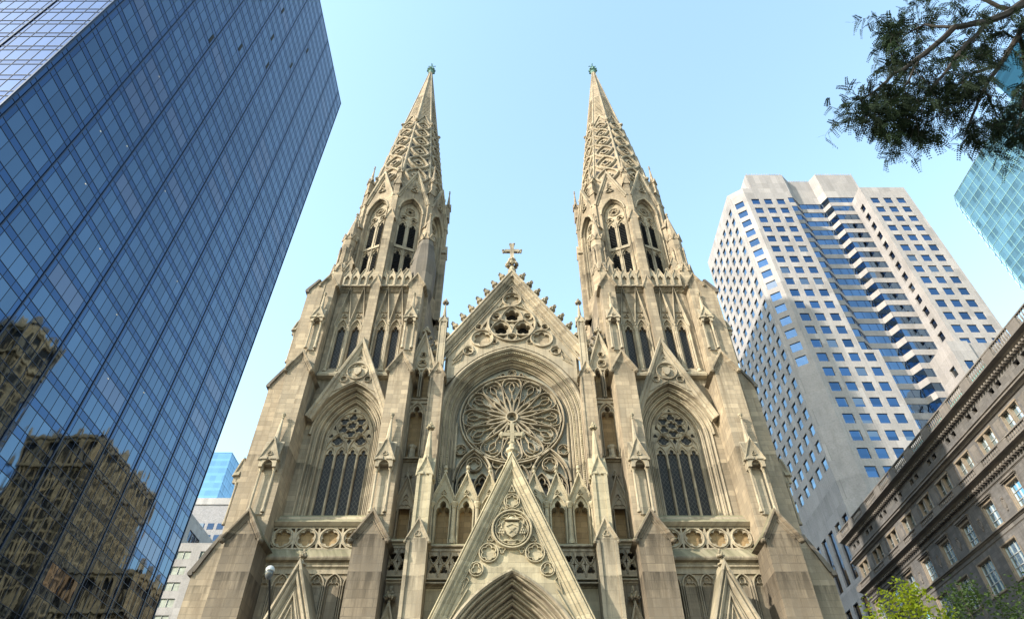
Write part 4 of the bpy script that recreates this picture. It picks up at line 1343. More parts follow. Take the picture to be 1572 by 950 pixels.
    m.prism([(-.5, z+.52), (.5, z+.52), (.3, z+.62), (-.3, z+.62)], y-.34, y); m.blob(0, y-.12, z+.68, .24, .18, .12, .1)
    for sx in (-1, 1):
        m.tube([(sx*.42, y-.15, z+.52), (sx*.62, y-.12, z+.38), (sx*.66, y-.12, z+.2)], .028, 6)
        for r_, c_ in enumerate((1, 2, 3)):
            for q in range(c_):
                xx = sx*.66 + (q-(c_-1)/2)*.13; zz = z+.12 - r_*.17
                m.lathe(xx, y-.12, [(.06, zz-.10), (.045, zz), (.02, zz+.06)], 6)
    m.tube([(-.35, y-.1, z-.72), (-.1, y-.14, z-.80), (.1, y-.14, z-.80), (.35, y-.1, z-.72)], .05, 6)
    m.build('coat_of_arms', M['pale'], CA, 'carved shield beneath a broad tasselled hat')
    # cross on the portal gable
    m = MB(); zx = 25.2; yc = -3.95
    m.lathe(0, yc, [(.34, zx-.5), (.28, zx+.35), (.42, zx+.5), (.42, zx+.66), (.25, zx+.8), (.18, zx+1.1)], 10)
    m.box(-.15, .15, yc-.13, yc+.13, zx+.9, zx+2.7)
    m.box(-.72, .72, yc-.125, yc+.125, zx+1.72, zx+2.0)
    for (dx, dz, hx_, hz_) in ((-.72, 1.86, .1, .3), (.72, 1.86, .1, .3), (0, 2.72, .3, .1)):
        m.blob(dx, yc, zx+dz, hx_+.06, .14, hz_, .08)
        m.blob(dx*1.14, yc, zx+dz+(.14 if dz > 2 else 0), .12, .12, .14, .08)
    m.blob(0, yc, zx+1.2, .3, .2, .14, .25)
    for (dx, dz) in ((.24, .24), (-.24, .24), (.24, -.24), (-.24, -.24)): m.blob(dx, yc, zx+1.86+dz, .12, .12, .12, .25)
    m.build('portal_cross', M['pale'], CA)
    # nave, roof and aisles behind the front
    m = MB()
    m.box(-8.2, 8.2, 1.4, 96, 0, 33.5)
    m.box(-15.6, 15.6, 9.3, 96, 0, 17.5)
    m.box(-21.5, 21.5, 56, 72, 0, 33)
    for sx in (-1, 1):
        for i in range(11):
            y0 = 14 + i*7.4
            m.box(sx*15.6-.6, sx*15.6+.6, y0, y0+1.1, 0, 19)
    m.build('nave_wall', M['stone'], CA)
    m = MB()
    m.prism([(-8.4, 33.4), (8.4, 33.4), (0, 44.3)], 1.5, 96)
    m.prism([(-15.8, 17.4), (-8, 17.4), (-8, 21.5)], 9.4, 96); m.prism([(15.8, 17.4), (8, 17.4), (8, 21.5)], 9.4, 96)
    m.prism_x([(55.8, 33), (72.2, 33), (64, 43.5)], -21.6, 21.6)
    m.prism([(-5.3, 38.7), (5.3, 38.7), (.0, 46.2)], .62, 1.6)
    m.build('roof', M['slate'], CA)
    mw = MB()
    for sx in (-1, 1):
        for i in range(11):
            y0 = 18.2 + i*7.4
            for (xx, z0, z1, hwid) in ((15.62, 5, 12, 1.3), (8.22, 23.5, 29, 1.2)):
                R = Matrix.Translation((sx*xx, y0, 0)) @ Matrix.Rotation(sx*PI/2, 4, 'Z')
                mw.xf = R
                mw.prism(arch_open(0, z0, z1, hwid, hwid*1.6, 6), -.02, .02)
    mw.xf = None
    mw.build('aisle_windows', M['leaded'], CA)
    m = MB()
    for i in range(4): m.box(-21-i*.4, 21+i*.4, -5.2-i*.4, -2.0, -.02-.0*i, .72-i*.18)
    m.build('entrance_steps', M['paving'], CA)
centre()
#__NEXT__

# ================================================================== the rest of the city
GX = -53.4                      # glass tower: the face along the side street
def curtain(name, axis, u0, z0, bay, strip, floor, vis, c_vis, c_sp, warm, refl_w=.10, wob=1.0, npane=4, rough=.03, metal=1.0):
    """mirror curtain wall: vision panes and spandrel strips, slightly uneven sheets"""
    m, t, p = new_mat(name); g = N(t)
    geo = g.n('ShaderNodeNewGeometry'); sep = g.n('ShaderNodeSeparateXYZ'); g.l(geo.outputs['Position'], sep.inputs[0])
    X, Y, Z = sep.outputs
    U = {'x': X, 'y': Y}[axis]
    u = g.math('ADD', g.math('SUBTRACT', U, u0), bay*60)
    z = g.math('ADD', g.math('SUBTRACT', Z, z0), floor*60)
    ub = g.math('FRACT', g.math('DIVIDE', u, bay)); zb = g.math('FRACT', g.math('DIVIDE', z, floor))
    bi = g.math('FLOOR', g.math('DIVIDE', u, bay)); zi = g.math('FLOOR', g.math('DIVIDE', z, floor))
    s0 = strip/bay
    inv = g.math('MULTIPLY', g.math('GREATER_THAN', ub, s0), g.math('LESS_THAN', ub, 1-s0))
    vz = g.math('LESS_THAN', zb, vis/floor)
    v = g.math('MULTIPLY', inv, vz)
    pi = g.math('FLOOR', g.math('MULTIPLY', g.math('DIVIDE', g.math('SUBTRACT', ub, s0), 1-2*s0), npane))
    pid = g.math('ADD', g.math('MULTIPLY', bi, 10), pi)
    wn = g.n('ShaderNodeTexWhiteNoise'); wn.noise_dimensions = '3D'; g.l(g.comb(pid, zi, v), wn.inputs['Vector'])
    wb = g.n('ShaderNodeTexWhiteNoise'); wb.noise_dimensions = '3D'; g.l(g.comb(bi, zi, 5.0), wb.inputs['Vector'])
    col = g.mix(v, c_sp, c_vis)
    rnd = g.math('ADD', g.math('MULTIPLY', wn.outputs['Value'], .22), .86)
    rn = g.n('ShaderNodeCombineXYZ')
    for i in range(3): g.l(rnd, rn.inputs[i])
    col = g.mix(1.0, col, rn.outputs[0], 'MULTIPLY')
    blind = g.math('MULTIPLY', v, g.math('GREATER_THAN', wb.outputs['Value'], .90))
    col = g.mix(g.math('MULTIPLY', blind, .55), col, warm)
    big = g.noise(g.comb(g.math('MULTIPLY', u, .04), g.math('MULTIPLY', z, .03)), 1.0, 3)
    col = g.mix(g.ramp(big, [(.35, 0.0), (.7, .35)]), col, tuple(x*.62 for x in c_sp))
    g.l(col, p.inputs['Base Color'])
    p.inputs['Metallic'].default_value = metal; p.inputs['Roughness'].default_value = rough
    # sheets bow a little: long wavy distortion different in each pane
    off = g.n('ShaderNodeVectorMath', operation='ADD')
    g.l(g.comb(g.math('MULTIPLY', u, .95), g.math('MULTIPLY', z, .42)), off.inputs[0])
    sc2 = g.n('ShaderNodeVectorMath', operation='SCALE'); g.l(wn.outputs['Color'], sc2.inputs[0]); sc2.inputs['Scale'].default_value = .35
    g.l(sc2.outputs[0], off.inputs[1])
    nz = g.noise(off.outputs[0], .62, 1, .5)
    bp = g.n('ShaderNodeBump'); bp.inputs['Strength'].default_value = 1.0; bp.inputs['Distance'].default_value = .011*wob
    g.l(nz, bp.inputs['Height']); g.l(bp.outputs[0], p.inputs['Normal'])
    return m
C_VIS, C_SP, C_WARM = (.088, .132, .185), (.045, .082, .150), (.15, .145, .175)
M['cw_side'] = curtain('tinted_mirror_glass', 'y', -.27, 63.49, 7.8, .75, 3.68, 2.63, C_VIS, C_SP, C_WARM)
M['cw_front'] = curtain('tinted_mirror_glass', 'x', GX, 63.49, 7.8, .75, 3.68, 2.63, (.055, .105, .22), (.035, .075, .18), C_WARM)
M['mullion'] = plain('dark_mullion', (.018, .03, .055), .35, .5)

def glass_tower():
    r = empty('glass_office_tower', (GX, -8.9, 0), 'tall dark blue mirror glass office tower mirroring a stone tower, left of the cathedral', 'office tower')
    y0, y1, zt = -8.9, 58.4, 188.6
    m = MB(); m.add([(GX, y0, 0), (GX, y1, 0), (GX, y1, zt), (GX, y0, zt)], [(0, 1, 2, 3)]); m.build('curtain_wall', M['cw_side'], r, 'side face over the cross street')
    m = MB(); m.add([(GX, y0, 0), (GX-60, y0, 0), (GX-60, y0, zt), (GX, y0, zt)], [(0, 1, 2, 3)]); m.build('curtain_wall', M['cw_front'], r, 'front face over the avenue, paler with reflected sky')
    m = MB(); m.box(GX-59.9, GX-.2, y0+.2, y1-.1, 0, zt-.1); m.build('tower_core', M['mullion'], r)
    m = MB()
    z = 63.49 - 17*3.68
    while z < zt:
        for q in (z, z-1.05):
            if q > 0: m.box(GX-.02, GX+.04, y0, y1, q-.03, q+.03)
        z += 3.68
    m.box(GX-.02, GX+.06, y0, y1, zt-.3, zt+.1)
    m.build('floor_line', M['mullion'], r); bpy.data.objects['floor_line']['kind'] = 'stuff'
    m = MB()
    u = -.27 - 7.8
    while u < y1+.1:
        m.box(GX-.02, GX+.10, u-.08, u+.08, 0, zt)
        for k in range(5):
            q = u + .75 + k*1.575
            if q < y1: m.box(GX-.02, GX+.03, q-.022, q+.022, 0, zt)
        u += 7.8
    m.box(GX-.02, GX+.16, y0-.02, y0+.18, 0, zt); m.box(GX-.02, GX+.12, y1-.12, y1+.02, 0, zt)
    m.build('mullion', M['mullion'], r); bpy.data.objects['mullion']['kind'] = 'stuff'
    m = MB()
    z = 63.49 - 17*3.68
    while z < zt:
        for q in (z, z-1.05):
            if q > 0: m.box(GX-60, GX, y0-.05, y0+.02, q-.04, q+.04)
        z += 3.68
    u = GX
    while u > GX-60:
        m.box(u-.1, u+.1, y0-.12, y0+.02, 0, zt)
        for k in range(5): m.box(u-.75-k*1.575-.03, u-.75-k*1.575+.03, y0-.04, y0+.02, 0, zt)
        u -= 7.8
    m.build('front_mullion', M['mullion'], r); bpy.data.objects['front_mullion']['kind'] = 'stuff'
    # ceiling lamps and open vents behind a few panes
    lm, t, p = new_mat('lit_ceiling_lamp'); p.inputs['Base Color'].default_value = (.9, .75, .5, 1)
    p.inputs['Emission Color'].default_value = (1, .82, .55, 1); p.inputs['Emission Strength'].default_value = .3
    rr = random.Random(3)
    for (yy, zz) in ((1.5, 76.3), (4.5, 70.0), (6.0, 79.5), (12.0, 66.0), (3.2, 95.0), (20.5, 60.9), (28.3, 75.5), (33.0, 56.9), (16.2, 84.0), (25, 52.5)):
        k = math.floor((zz-63.49)/3.68); zz = 63.49+k*3.68+2.2
        m = MB(); m.add([(GX+.06, yy, zz), (GX+.06, yy+.26, zz+.05), (GX+.06, yy+.27, zz-.02), (GX+.06, yy+.02, zz-.06)], [(0, 1, 2, 3)])
        m.build('ceiling_lamp', lm, r)
    for (yy, k) in ((6.5, 14), (10.5, 22), (17.5, 25), (19, 22), (22, 20), (29, 24), (32, 28), (13, 17)):
        zz = 63.49+k*3.68
        m = MB(); m.box(GX+.02, GX+.07, yy, yy+.55, zz+.1, zz+2.5); m.build('open_vent', M['void'], r)
glass_tower()

# ---- concrete grid towers
def concrete(name, c, c2=None, pw=3.4, ph=3.9):
    return stone(name, c, c2 or tuple(x*.94 for x in c), bw=pw, rh=ph, mortar=.025, grime=.25, moss=0, streak=.28, msh=.7, rough=.75)
M['granite'] = concrete('pink_grey_granite', (.30, .283, .282))
def winglass(name, c, rough=.05, var=.35, metal=1.0):
    m, t, p = new_mat(name); g = N(t)
    geo = g.n('ShaderNodeNewGeometry')
    sc_ = g.n('ShaderNodeVectorMath', operation='SCALE'); g.l(geo.outputs['Position'], sc_.inputs[0]); sc_.inputs['Scale'].default_value = .27
    fl = g.n('ShaderNodeVectorMath', operation='FLOOR'); g.l(sc_.outputs[0], fl.inputs[0])
    wn = g.n('ShaderNodeTexWhiteNoise'); g.l(fl.outputs[0], wn.inputs['Vector'])
    col = g.mix(wn.outputs['Value'], tuple(x*(1-var) for x in c), tuple(min(1, x*(1+var*.5)) for x in c))
    col = g.mix(g.math('MULTIPLY', g.math('GREATER_THAN', wn.outputs['Value'], .93), .6), col, (.30, .29, .27))
    g.l(col, p.inputs['Base Color']); p.inputs['Metallic'].default_value = metal; p.inputs['Roughness'].default_value = rough
    bp = g.n('ShaderNodeBump'); bp.inputs['Distance'].default_value = .03; g.l(g.noise(geo.outputs['Position'], .8, 2), bp.inputs['Height']); g.l(bp.outputs[0], p.inputs['Normal'])
    return m
M['blue_window'] = winglass('blue_window_glass', (.080, .145, .25), var=.3)
M['pale_window'] = winglass('pale_window_glass', (.22, .32, .42), .04)
M['dark_window'] = winglass('dark_window_glass', (.05, .07, .11))

DY = -43.0   # world y = distance from the camera + DY
class Face:
    """vertical wall strip between two plan points; u runs along it, outward normal to the viewer's side"""
    def __init__(s, p0, p1):
        s.p0 = Vector(p0); s.p1 = Vector(p1); s.L = (s.p1-s.p0).length
        d = (s.p1-s.p0).normalized(); s.d = d; s.n = Vector((d.y, -d.x))
        s.M = Matrix(((d.x, -s.n.x, 0, s.p0.x), (d.y, -s.n.y, 0, s.p0.y), (0, 0, 1, 0), (0, 0, 0, 1)))
def grid_wall(mb, F, z0, z1, cols, rows, depth=.45):
    """wall with rectangular openings: cols = [(u0,u1)], rows = [(z0,z1)] ascending; built of piers and spandrels"""
    mb.xf = F.M
    cols = sorted(cols); rows = sorted(rows)
    holes = [[(a, c), (b, c), (b, d), (a, d)] for (a, b) in cols for (c, d) in rows]
    # piers run the full height between columns, spandrels between rows
    e = 0.0
    prev = e
    for (a, b) in cols + [(F.L, F.L)]:
        if a - prev > .01: mb.box(prev, a, 0, depth, z0, z1)
        prev = b
    for (a, b) in cols:
        pz = z0
        for (c, d) in rows + [(z1, z1)]:
            if c - pz > .01: mb.box(a, b, .0, depth, pz, c)
            pz = d
    mb.xf = None
def windows(F, cols, rows, mat, parent, depth=.42, bar=True, budget=None, name='window'):
    out = []
    for (c, d) in rows:
        for (a, b) in cols:
            out.append((F, a, b, c, d, depth, mat))
    return out
def emit_windows(lst, parent, limit=100):
    """the windows that show largest become parts, the rest one object"""
    cx = co.location
    def key(w_):
        F, a, b, c, d, dp, mt = w_
        p = F.M @ Vector(((a+b)/2, 0, (c+d)/2)); v = Vector((p.x-cx.x, p.y-cx.y, p.z-cx.z))
        vn = Vector((F.n.x, F.n.y, 0))
        return (b-a)*(d-c)*max(.02, -v.normalized().dot(vn))/v.length_squared
    lst = sorted(lst, key=key, reverse=True)
    for w_ in lst[:limit]:
        F, a, b, c, d, dp, mt = w_
        m = MB(F.M); m.box(a-.02, b+.02, dp-.06, dp, c-.02, d+.02); m.build('window', mt, parent)
    groups = {}
    for w_ in lst[limit:]: groups.setdefault(w_[6].name, []).append(w_)
    for k, ws in groups.items():
        m = MB()
        for (F, a, b, c, d, dp, mt) in ws:
            m.xf = F.M; m.box(a-.02, b+.02, dp-.06, dp, c-.02, d+.02)
        m.xf = None
        o = m.build('remaining_windows', ws[0][6], parent); o['kind'] = 'stuff'

def granite_tower():
    r = empty('granite_office_tower', (80, 70, 0), 'pale granite office tower with square windows and a zigzag glazed recess, right of the cathedral', 'office tower')
    D = DY
    FH = 3.88; ZT = 150.2
    tops = [147.6 + 1.7 - FH*k for k in range(40)]
    def rows(zmin, zmax, h=2.3): return [(z-h, z) for z in tops if z-h > zmin and z < zmax]
    m = MB(); W = []
    pA = (60.0, 133.5+D); pB = (60.0, 108.65+D); pC = (63.6, 106.1+D); pD = (74.9, 106.1+D); pE = (77.0, 111.3+D)
    # north face
    F = Face(pA, pB); n = 7; step = F.L/n
    cols = [(step*(i+.5)-1.05, step*(i+.5)+1.05) for i in range(n)]
    rr = rows(62, 149)
    tall = [(35.5, 43.5), (46.5, 56.5)]
    grid_wall(m, F, 0, ZT, cols, rr + tall, .55); W += windows(F, cols, rr, M['pale_window'], r, .3); W += windows(F, cols, tall, M['dark_window'], r, .4)
    # chamfer
    F = Face(pB, pC); cols = [(F.L/2-1.15, F.L/2+1.15)]
    grid_wall(m, F, 0, ZT, cols, rows(86, 149), .5); W += windows(F, cols, rows(86, 149), M['blue_window'], r, .26)
    # front of the left wing (three columns), four columns low down
    F = Face(pC, pD); cols = [(1.2+3.4*i, 1.2+3.4*i+2.15) for i in range(3)]
    grid_wall(m, F, 92.0, ZT, cols, rows(92.5, 149), .5); W += windows(F, cols, rows(92.5, 149), M['blue_window'], r, .26)
    F = Face((63.6, 106.1+D), (78.5, 106.1+D)); cols = [(1.2+3.4*i, 1.2+3.4*i+2.15) for i in range(4)]
    grid_wall(m, F, 0, 92.0, cols, rows(61.0, 91.5), .5); W += windows(F, cols, rows(61.0, 91.5), M['blue_window'], r, .26)
    F = Face((78.5, 106.62+D), (78.5, 116+D)); grid_wall(m, F, 0, 92.0, [], [])
    F = Face((74.9, 106.62+D), (74.9, 116+D)); grid_wall(m, F, 92, ZT, [], [])
    # right wing
    F = Face((95.7, 114+D), (95.7, 106.22+D))
    cols = [(1.0, 2.8), (4.6, 6.4)]
    grid_wall(m, F, 0, ZT, cols[1:], rows(60, 149), .5); W += windows(F, cols[1:], rows(60, 149), M['dark_window'], r, .45)
    F = Face((95.7, 105.7+D), (108.0, 105.7+D)); cols = [(1.2+3.5*i, 1.2+3.5*i+2.2) for i in range(3)]
    grid_wall(m, F, 0, ZT, cols, rows(60, 149), .5); W += windows(F, cols, rows(60, 149), M['blue_window'], r, .26)
    F = Face((92.0, 113+D), (92.0, 104.42+D)); grid_wall(m, F, 0, 92.5, [(5.6, 7.4)], rows(60, 91), .5); W += windows(F, [(5.6, 7.4)], rows(60, 91), M['dark_window'], r, .45)
    F = Face((92.0, 103.9+D), (96.5, 103.9+D)); grid_wall(m, F, 0, 92.5, [(1.3, 3.2)], rows(60, 91), .5); W += windows(F, [(1.3, 3.2)], rows(60, 91), M['blue_window'], r, .26)
    m.box(92.5, 108, 104.4+D, 130+D, 0, 92.4); m.box(64.2, 78.2, 106.7+D, 130+D, 0, 91.9)
    m.build('granite_wall', M['granite'], r)
    # core with its ribbon windows and blank top
    m = MB(); g_ = MB(); mul = MB()
    pts = [(69.4, 111.2), (80.0, 111.2), (82.6, 113.6), (88.7, 113.6), (89.8, 111.2), (100.7, 111.2)]
    pts = [(a, b+D) for a, b in pts]
    for i in range(5):
        F = Face(pts[i], pts[i+1]); m.xf = F.M; g_.xf = F.M; mul.xf = F.M
        m.box(0, F.L, 0, .5, 153.0, 164.2)
        z = 153.0
        while z > 40:
            m.box(-.0, F.L, 0.0, .5, z-FH+.0, z-FH+1.6)
            z -= FH
        g_.box(0, F.L, .10, .14, 40, 153.0)
        nn = max(1, round(F.L/1.75))
        for k in range(nn+1): mul.box(F.L*k/nn-.04, F.L*k/nn+.04, .05, .12, 40, 153.0)
    for q in (m, g_, mul): q.xf = None
    m.add([(p[0], p[1], 164.2) for p in pts] + [(100.7, 128+D, 164.2), (69.4, 128+D, 164.2)], [tuple(range(8))])
    m.box(69.2, 69.6, 111.3+D, 128+D, 149, 164.2); m.box(100.4, 100.8, 111.3+D, 128+D, 149, 164.2)
    m.box(60.6, 107.5, 128+D, 128.6+D, 0, 150.0); m.box(69.7, 100.3, 128+D, 128.6+D, 150, 164.0); m.box(60.3, 60.9, 112+D, 128+D, 0, 30)
    m.build('zigzag_core', M['granite'], r)
    M['ribbon_glass'] = winglass('ribbon_glass', (.13, .20, .30), var=.2)
    g_.build('ribbon_window', M['ribbon_glass'], r); mul.build('window_bar', M['dark_window'], r); bpy.data.objects['window_bar']['kind'] = 'stuff'
    m = MB()
    m.prism_z([(60.4, 133+D), (60.4, 109+D), (63.9, 106.6+D), (74.6, 106.6+D), (74.6, 133+D)], ZT-1.5, ZT-.3)
    m.box(96, 107.6, 106.1+D, 132+D, ZT-1.5, ZT-.3)
    # thin rail teeth on the parapets
    for F in (Face((69.4, 111.0+D), (80, 111.0+D)), Face((82.6, 113.4+D), (88.7, 113.4+D)), Face((89.8, 111+D), (100.7, 111+D))):
        m.xf = F.M
        k = .3
        while k < F.L: m.box(k-.05, k+.05, .1, .2, 164.1, 164.75); k += .75
        m.xf = None
    m.build('roof_edge', M['granite'], r)
    emit_windows(W, r)
granite_tower()

def simple_glass_block(name, label, poly, z0, z1, mat, axis_list, parent=None, pitch=1.6, fl=3.9, bar=None, roof=None, mullions=True):
    r = empty(name, (sum(p[0] for p in poly)/len(poly), sum(p[1] for p in poly)/len(poly), 0), label, 'office tower')
    n = len(poly)
    for i in range(n):
        F = Face(poly[i], poly[(i+1) % n])
        if F.L < .01: continue
        m = MB(F.M); m.add([(0, 0, z0), (F.L, 0, z0), (F.L, 0, z1), (0, 0, z1)], [(0, 1, 2, 3)])
        m.build('curtain_wall', mat[i % len(mat)], r)
        if bar is not None and F.n.y < .3 or bar is not None and abs(F.n.x) > .5:
            m = MB(F.M); z = z0
            while z <= z1: m.box(0, F.L, -.08, .0, z-.09, z+.09); z += fl
            u = 0
            while u <= F.L: m.box(u-.06, u+.06, -.07, .0, z0, z1); u += pitch
            o = m.build('mullion_grid', bar, r); o['kind'] = 'stuff'
    m = MB(); m.prism_z([(p[0], p[1]) for p in poly], z1-.3, z1); m.build('roof', roof or M['mullion'], r)
    return r
def flatglass(name, c, rough=.06, var=.3, period=(3.0, 3.9)):
    m, t, p = new_mat(name); g = N(t)
    geo = g.n('ShaderNodeNewGeometry'); sep = g.n('ShaderNodeSeparateXYZ'); g.l(geo.outputs['Position'], sep.inputs[0])
    u = g.math('FLOOR', g.math('DIVIDE', g.math('ADD', sep.outputs[0], sep.outputs[1]), period[0]))
    z = g.math('FLOOR', g.math('DIVIDE', sep.outputs[2], period[1]))
    wn = g.n('ShaderNodeTexWhiteNoise'); g.l(g.comb(u, z), wn.inputs['Vector'])
    f = g.math('FRACT', g.math('DIVIDE', sep.outputs[2], period[1]))
    col = g.mix(wn.outputs['Value'], tuple(x*(1-var) for x in c), tuple(min(1, x*(1+var)) for x in c))
    col = g.mix(g.math('MULTIPLY', g.math('LESS_THAN', f, .32), .5), col, tuple(min(1, x*1.35) for x in c))
    g.l(col, p.inputs['Base Color']); p.inputs['Metallic'].default_value = .85; p.inputs['Roughness'].default_value = rough
    return m
M['teal_glass'] = flatglass('teal_glass', (.16, .27, .29), period=(3.2, 4.0))
M['teal_dark'] = flatglass('dark_teal_glass', (.03, .10, .13))
M['strip_glass'] = flatglass('ribbed_pale_glass', (.40, .58, .75), .2, .4, (1.2, 4))
M['teal_bar'] = plain('pale_green_mullion', (.18, .31, .31), .4, .3)
M['sky_glass'] = flatglass('light_blue_glass', (.13, .24, .34), .1, .12, (3, 4.2))
M['sky_bar'] = plain('pale_blue_mullion', (.16, .30, .38), .4, .3)
D = DY
simple_glass_block('teal_glass_tower', 'teal green glass tower behind the overhanging branch, cut by the right edge', [(165, 145.4+D), (165, 90+D), (200, 90+D), (200, 150+D), (168.5, 150+D)][::1],
                   0, 200.5, [M['teal_glass'], M['teal_glass'], M['teal_glass'], M['teal_glass'], M['strip_glass']], None, pitch=3.2, fl=4.0, bar=M['teal_bar'])
tt = bpy.data.objects['teal_glass_tower']
m = MB(); m.box(166, 199, 48, 64, 200.6, 214); m.build('dark_glass_crown', M['teal_dark'], tt)
simple_glass_block('light_blue_glass_tower', 'far light blue glass tower between the mirror tower and the cathedral', [(-148, 257+100), (-190, 257+100), (-190, 257), (-148, 257)][::-1],
                   80, 185.7, [M['sky_glass']], None, pitch=3.0, fl=4.2, bar=M['sky_bar'])
m = MB(); m.box(-189, -149, 258, 356, 0, 80.5); m.build('tower_base', M['sky_bar'], bpy.data.objects['light_blue_glass_tower'])

def grey_blocks():
    M['greybrick'] = stone('grey_brick', (.30, .30, .32), (.27, .27, .29), bw=.6, rh=.3, mortar=.01, grime=.25, moss=0, streak=.2, msh=.8)
    M['lit_pane'] = plain('pale_blind_pane', (.34, .38, .34), .25, 0, .5, .6, .8)
    M['palewall'] = stone('pale_render', (.36, .355, .36), (.33, .325, .33), bw=3, rh=3.6, mortar=.01, grime=.2, moss=0, streak=.2, msh=.8)
    r = empty('grey_slab_block', (-100, 165, 0), 'plain grey brick slab with a pale top band beyond the low white block', 'building')
    m = MB(); m.box(-175, -55, 157, 200, 0, 104.5); m.build('wall', M['greybrick'], r)
    m = MB(); m.box(-175.2, -54.8, 156.7, 200.2, 104.5, 106.8); m.build('parapet', M['palewall'], r)
    F = Face((-175, 157), (-55, 157)); W = []
    for k in range(8): 
        for i in range(38): W.append((F, 2+i*3.1, 4+i*3.1, 96.0-k*3.9, 98.0-k*3.9, .0, M['dark_window']))
    emit_windows(W, r, 60)
    # low block with strip windows
    r = empty('white_terraced_block', (-90, 107, 0), 'low pale block with strip windows at the foot of the mirror tower', 'building')
    m = MB(); W = []
    F = Face((-112, 106.5), (-58, 106.5)); rows = [(z, z+1.9) for z in (64.9, 61.3, 57.7, 54.1, 50.5, 46.9, 43.3, 39.7)]
    cols = [(F.L-8-7.2*i, F.L-8-7.2*i+5.0) for i in range(7)]
    grid_wall(m, F, 0, 68.8, cols, rows, .4)
    m.box(-111.5, -58.5, 107, 150, 0, 68.6)
    F2 = Face((-78.8, 107.4), (-78.8, 150)); cols2 = [(1.5+8*i, 1.5+8*i+6.6) for i in range(5)]; rows2 = [(70.6, 73.4)]
    grid_wall(m, F2, 68.5, 76.5, cols2, rows2, .4)
    m.box(-109.5, -79.3, 107.5, 150, 68.5, 76.3)
    m.box(-109.5, -78.8, 107.0, 107.4, 68.5, 76.5)
    m.build('wall', M['palewall'], r)
    emit_windows(windows(F, cols, rows, M['lit_pane'], r, .3) + windows(F2, cols2, rows2, M['dark_window'], r, .3), r)
    bm_ = MB()
    for (FF, cc, rr_) in ((F, cols, rows), (F2, cols2, rows2)):
        bm_.xf = FF.M
        for (a, b) in cc:
            for (c, d) in rr_:
                for q in (1/3, 2/3): bm_.box(a+(b-a)*q-.05, a+(b-a)*q+.05, .1, .3, c, d)
    bm_.xf = None
    o = bm_.build('window_bar', M['grey_metal'], r); o['kind'] = 'stuff'
grey_blocks()

# ---- stone towers further east: they show as reflections in the mirror glass
def stone_tower(name, label, x0, x1, y0, y1, zt, mat, crown=True, pier=3.2):
    r = empty(name, ((x0+x1)/2, (y0+y1)/2, 0), label, 'tower', 'limestone towers mirrored in the glass')
    m = MB(); gm = MB()
    gm.box(x0+.8, x1-.8, y0+.8, y1-.8, 0, zt-2)
    for (F) in (Face((x0, y1), (x0, y0)), Face((x0, y0), (x1, y0)), Face((x1, y0), (x1, y1))):
        m.xf = F.M
        n = int(F.L/pier); st = F.L/n
        for i in range(n+1): m.box(max(0, st*i-.42), min(F.L, st*i+.42), 0, .8, 0, zt-12 if crown else zt)
        z = 3
        while z < zt-13: m.box(0, F.L, .6, .8, z, z+.7); z += 3.7
        if crown:
            m.box(-.4, F.L+.4, -.4, .8, zt-12.3, zt-11.2); m.box(-.5, F.L+.5, -.5, .8, zt-1.2, zt)
            for i in range(n//2+1):
                u = F.L*i/(n//2); m.box(u-.8, u+.8, -.1, .8, zt-12, zt-1)
                if i < n//2:
                    c = u + F.L/(n//2)/2
                    m.prism([(u, zt-1.1), (u, zt-4)] + arch(c, zt-4.5, F.L/(n//2)/2-.8, 2.4, 6) + [(u+F.L/(n//2), zt-4), (u+F.L/(n//2), zt-1.1)], .05, .6)
                    m.box(c-.5, c+.5, .2, .7, zt-11.4, zt-5.5)
            for u in (0, F.L*.33, F.L*.66, F.L):
                m.box(u-.7, u+.7, -.5, .8, zt, zt+1.8); m.prism([(u-.8, zt+1.8), (u+.8, zt+1.8), (u, zt+3.6)], -.5, .8)
    m.xf = None
    m.box(x0+.1, x1-.1, y0+.1, y1-.1, zt-2, zt-1.3)
    m.build('stone_pier', mat, r); gm.build('dark_glazing', M['void'], r)
    return r
M['honey'] = stone('honey_limestone', (.50, .34, .18), (.42, .28, .15), bw=1.6, rh=.8, grime=.3, moss=0)
stone_tower('limestone_tower', 'honey limestone tower with arcaded crown, the largest reflection in the mirror glass', 39.4, 67, 156.6, 202, 131, M['honey'])
stone_tower('limestone_tower', 'slim beige tower seen as the small reflection at the left edge of the mirror glass', 54, 70, 118, 134, 150, M['honey'])
stone_tower('limestone_tower', 'lower beige block seen as the reflection at the bottom corner of the mirror glass', 4, 26, 150, 168, 80, M['honey'], True, 2.6)

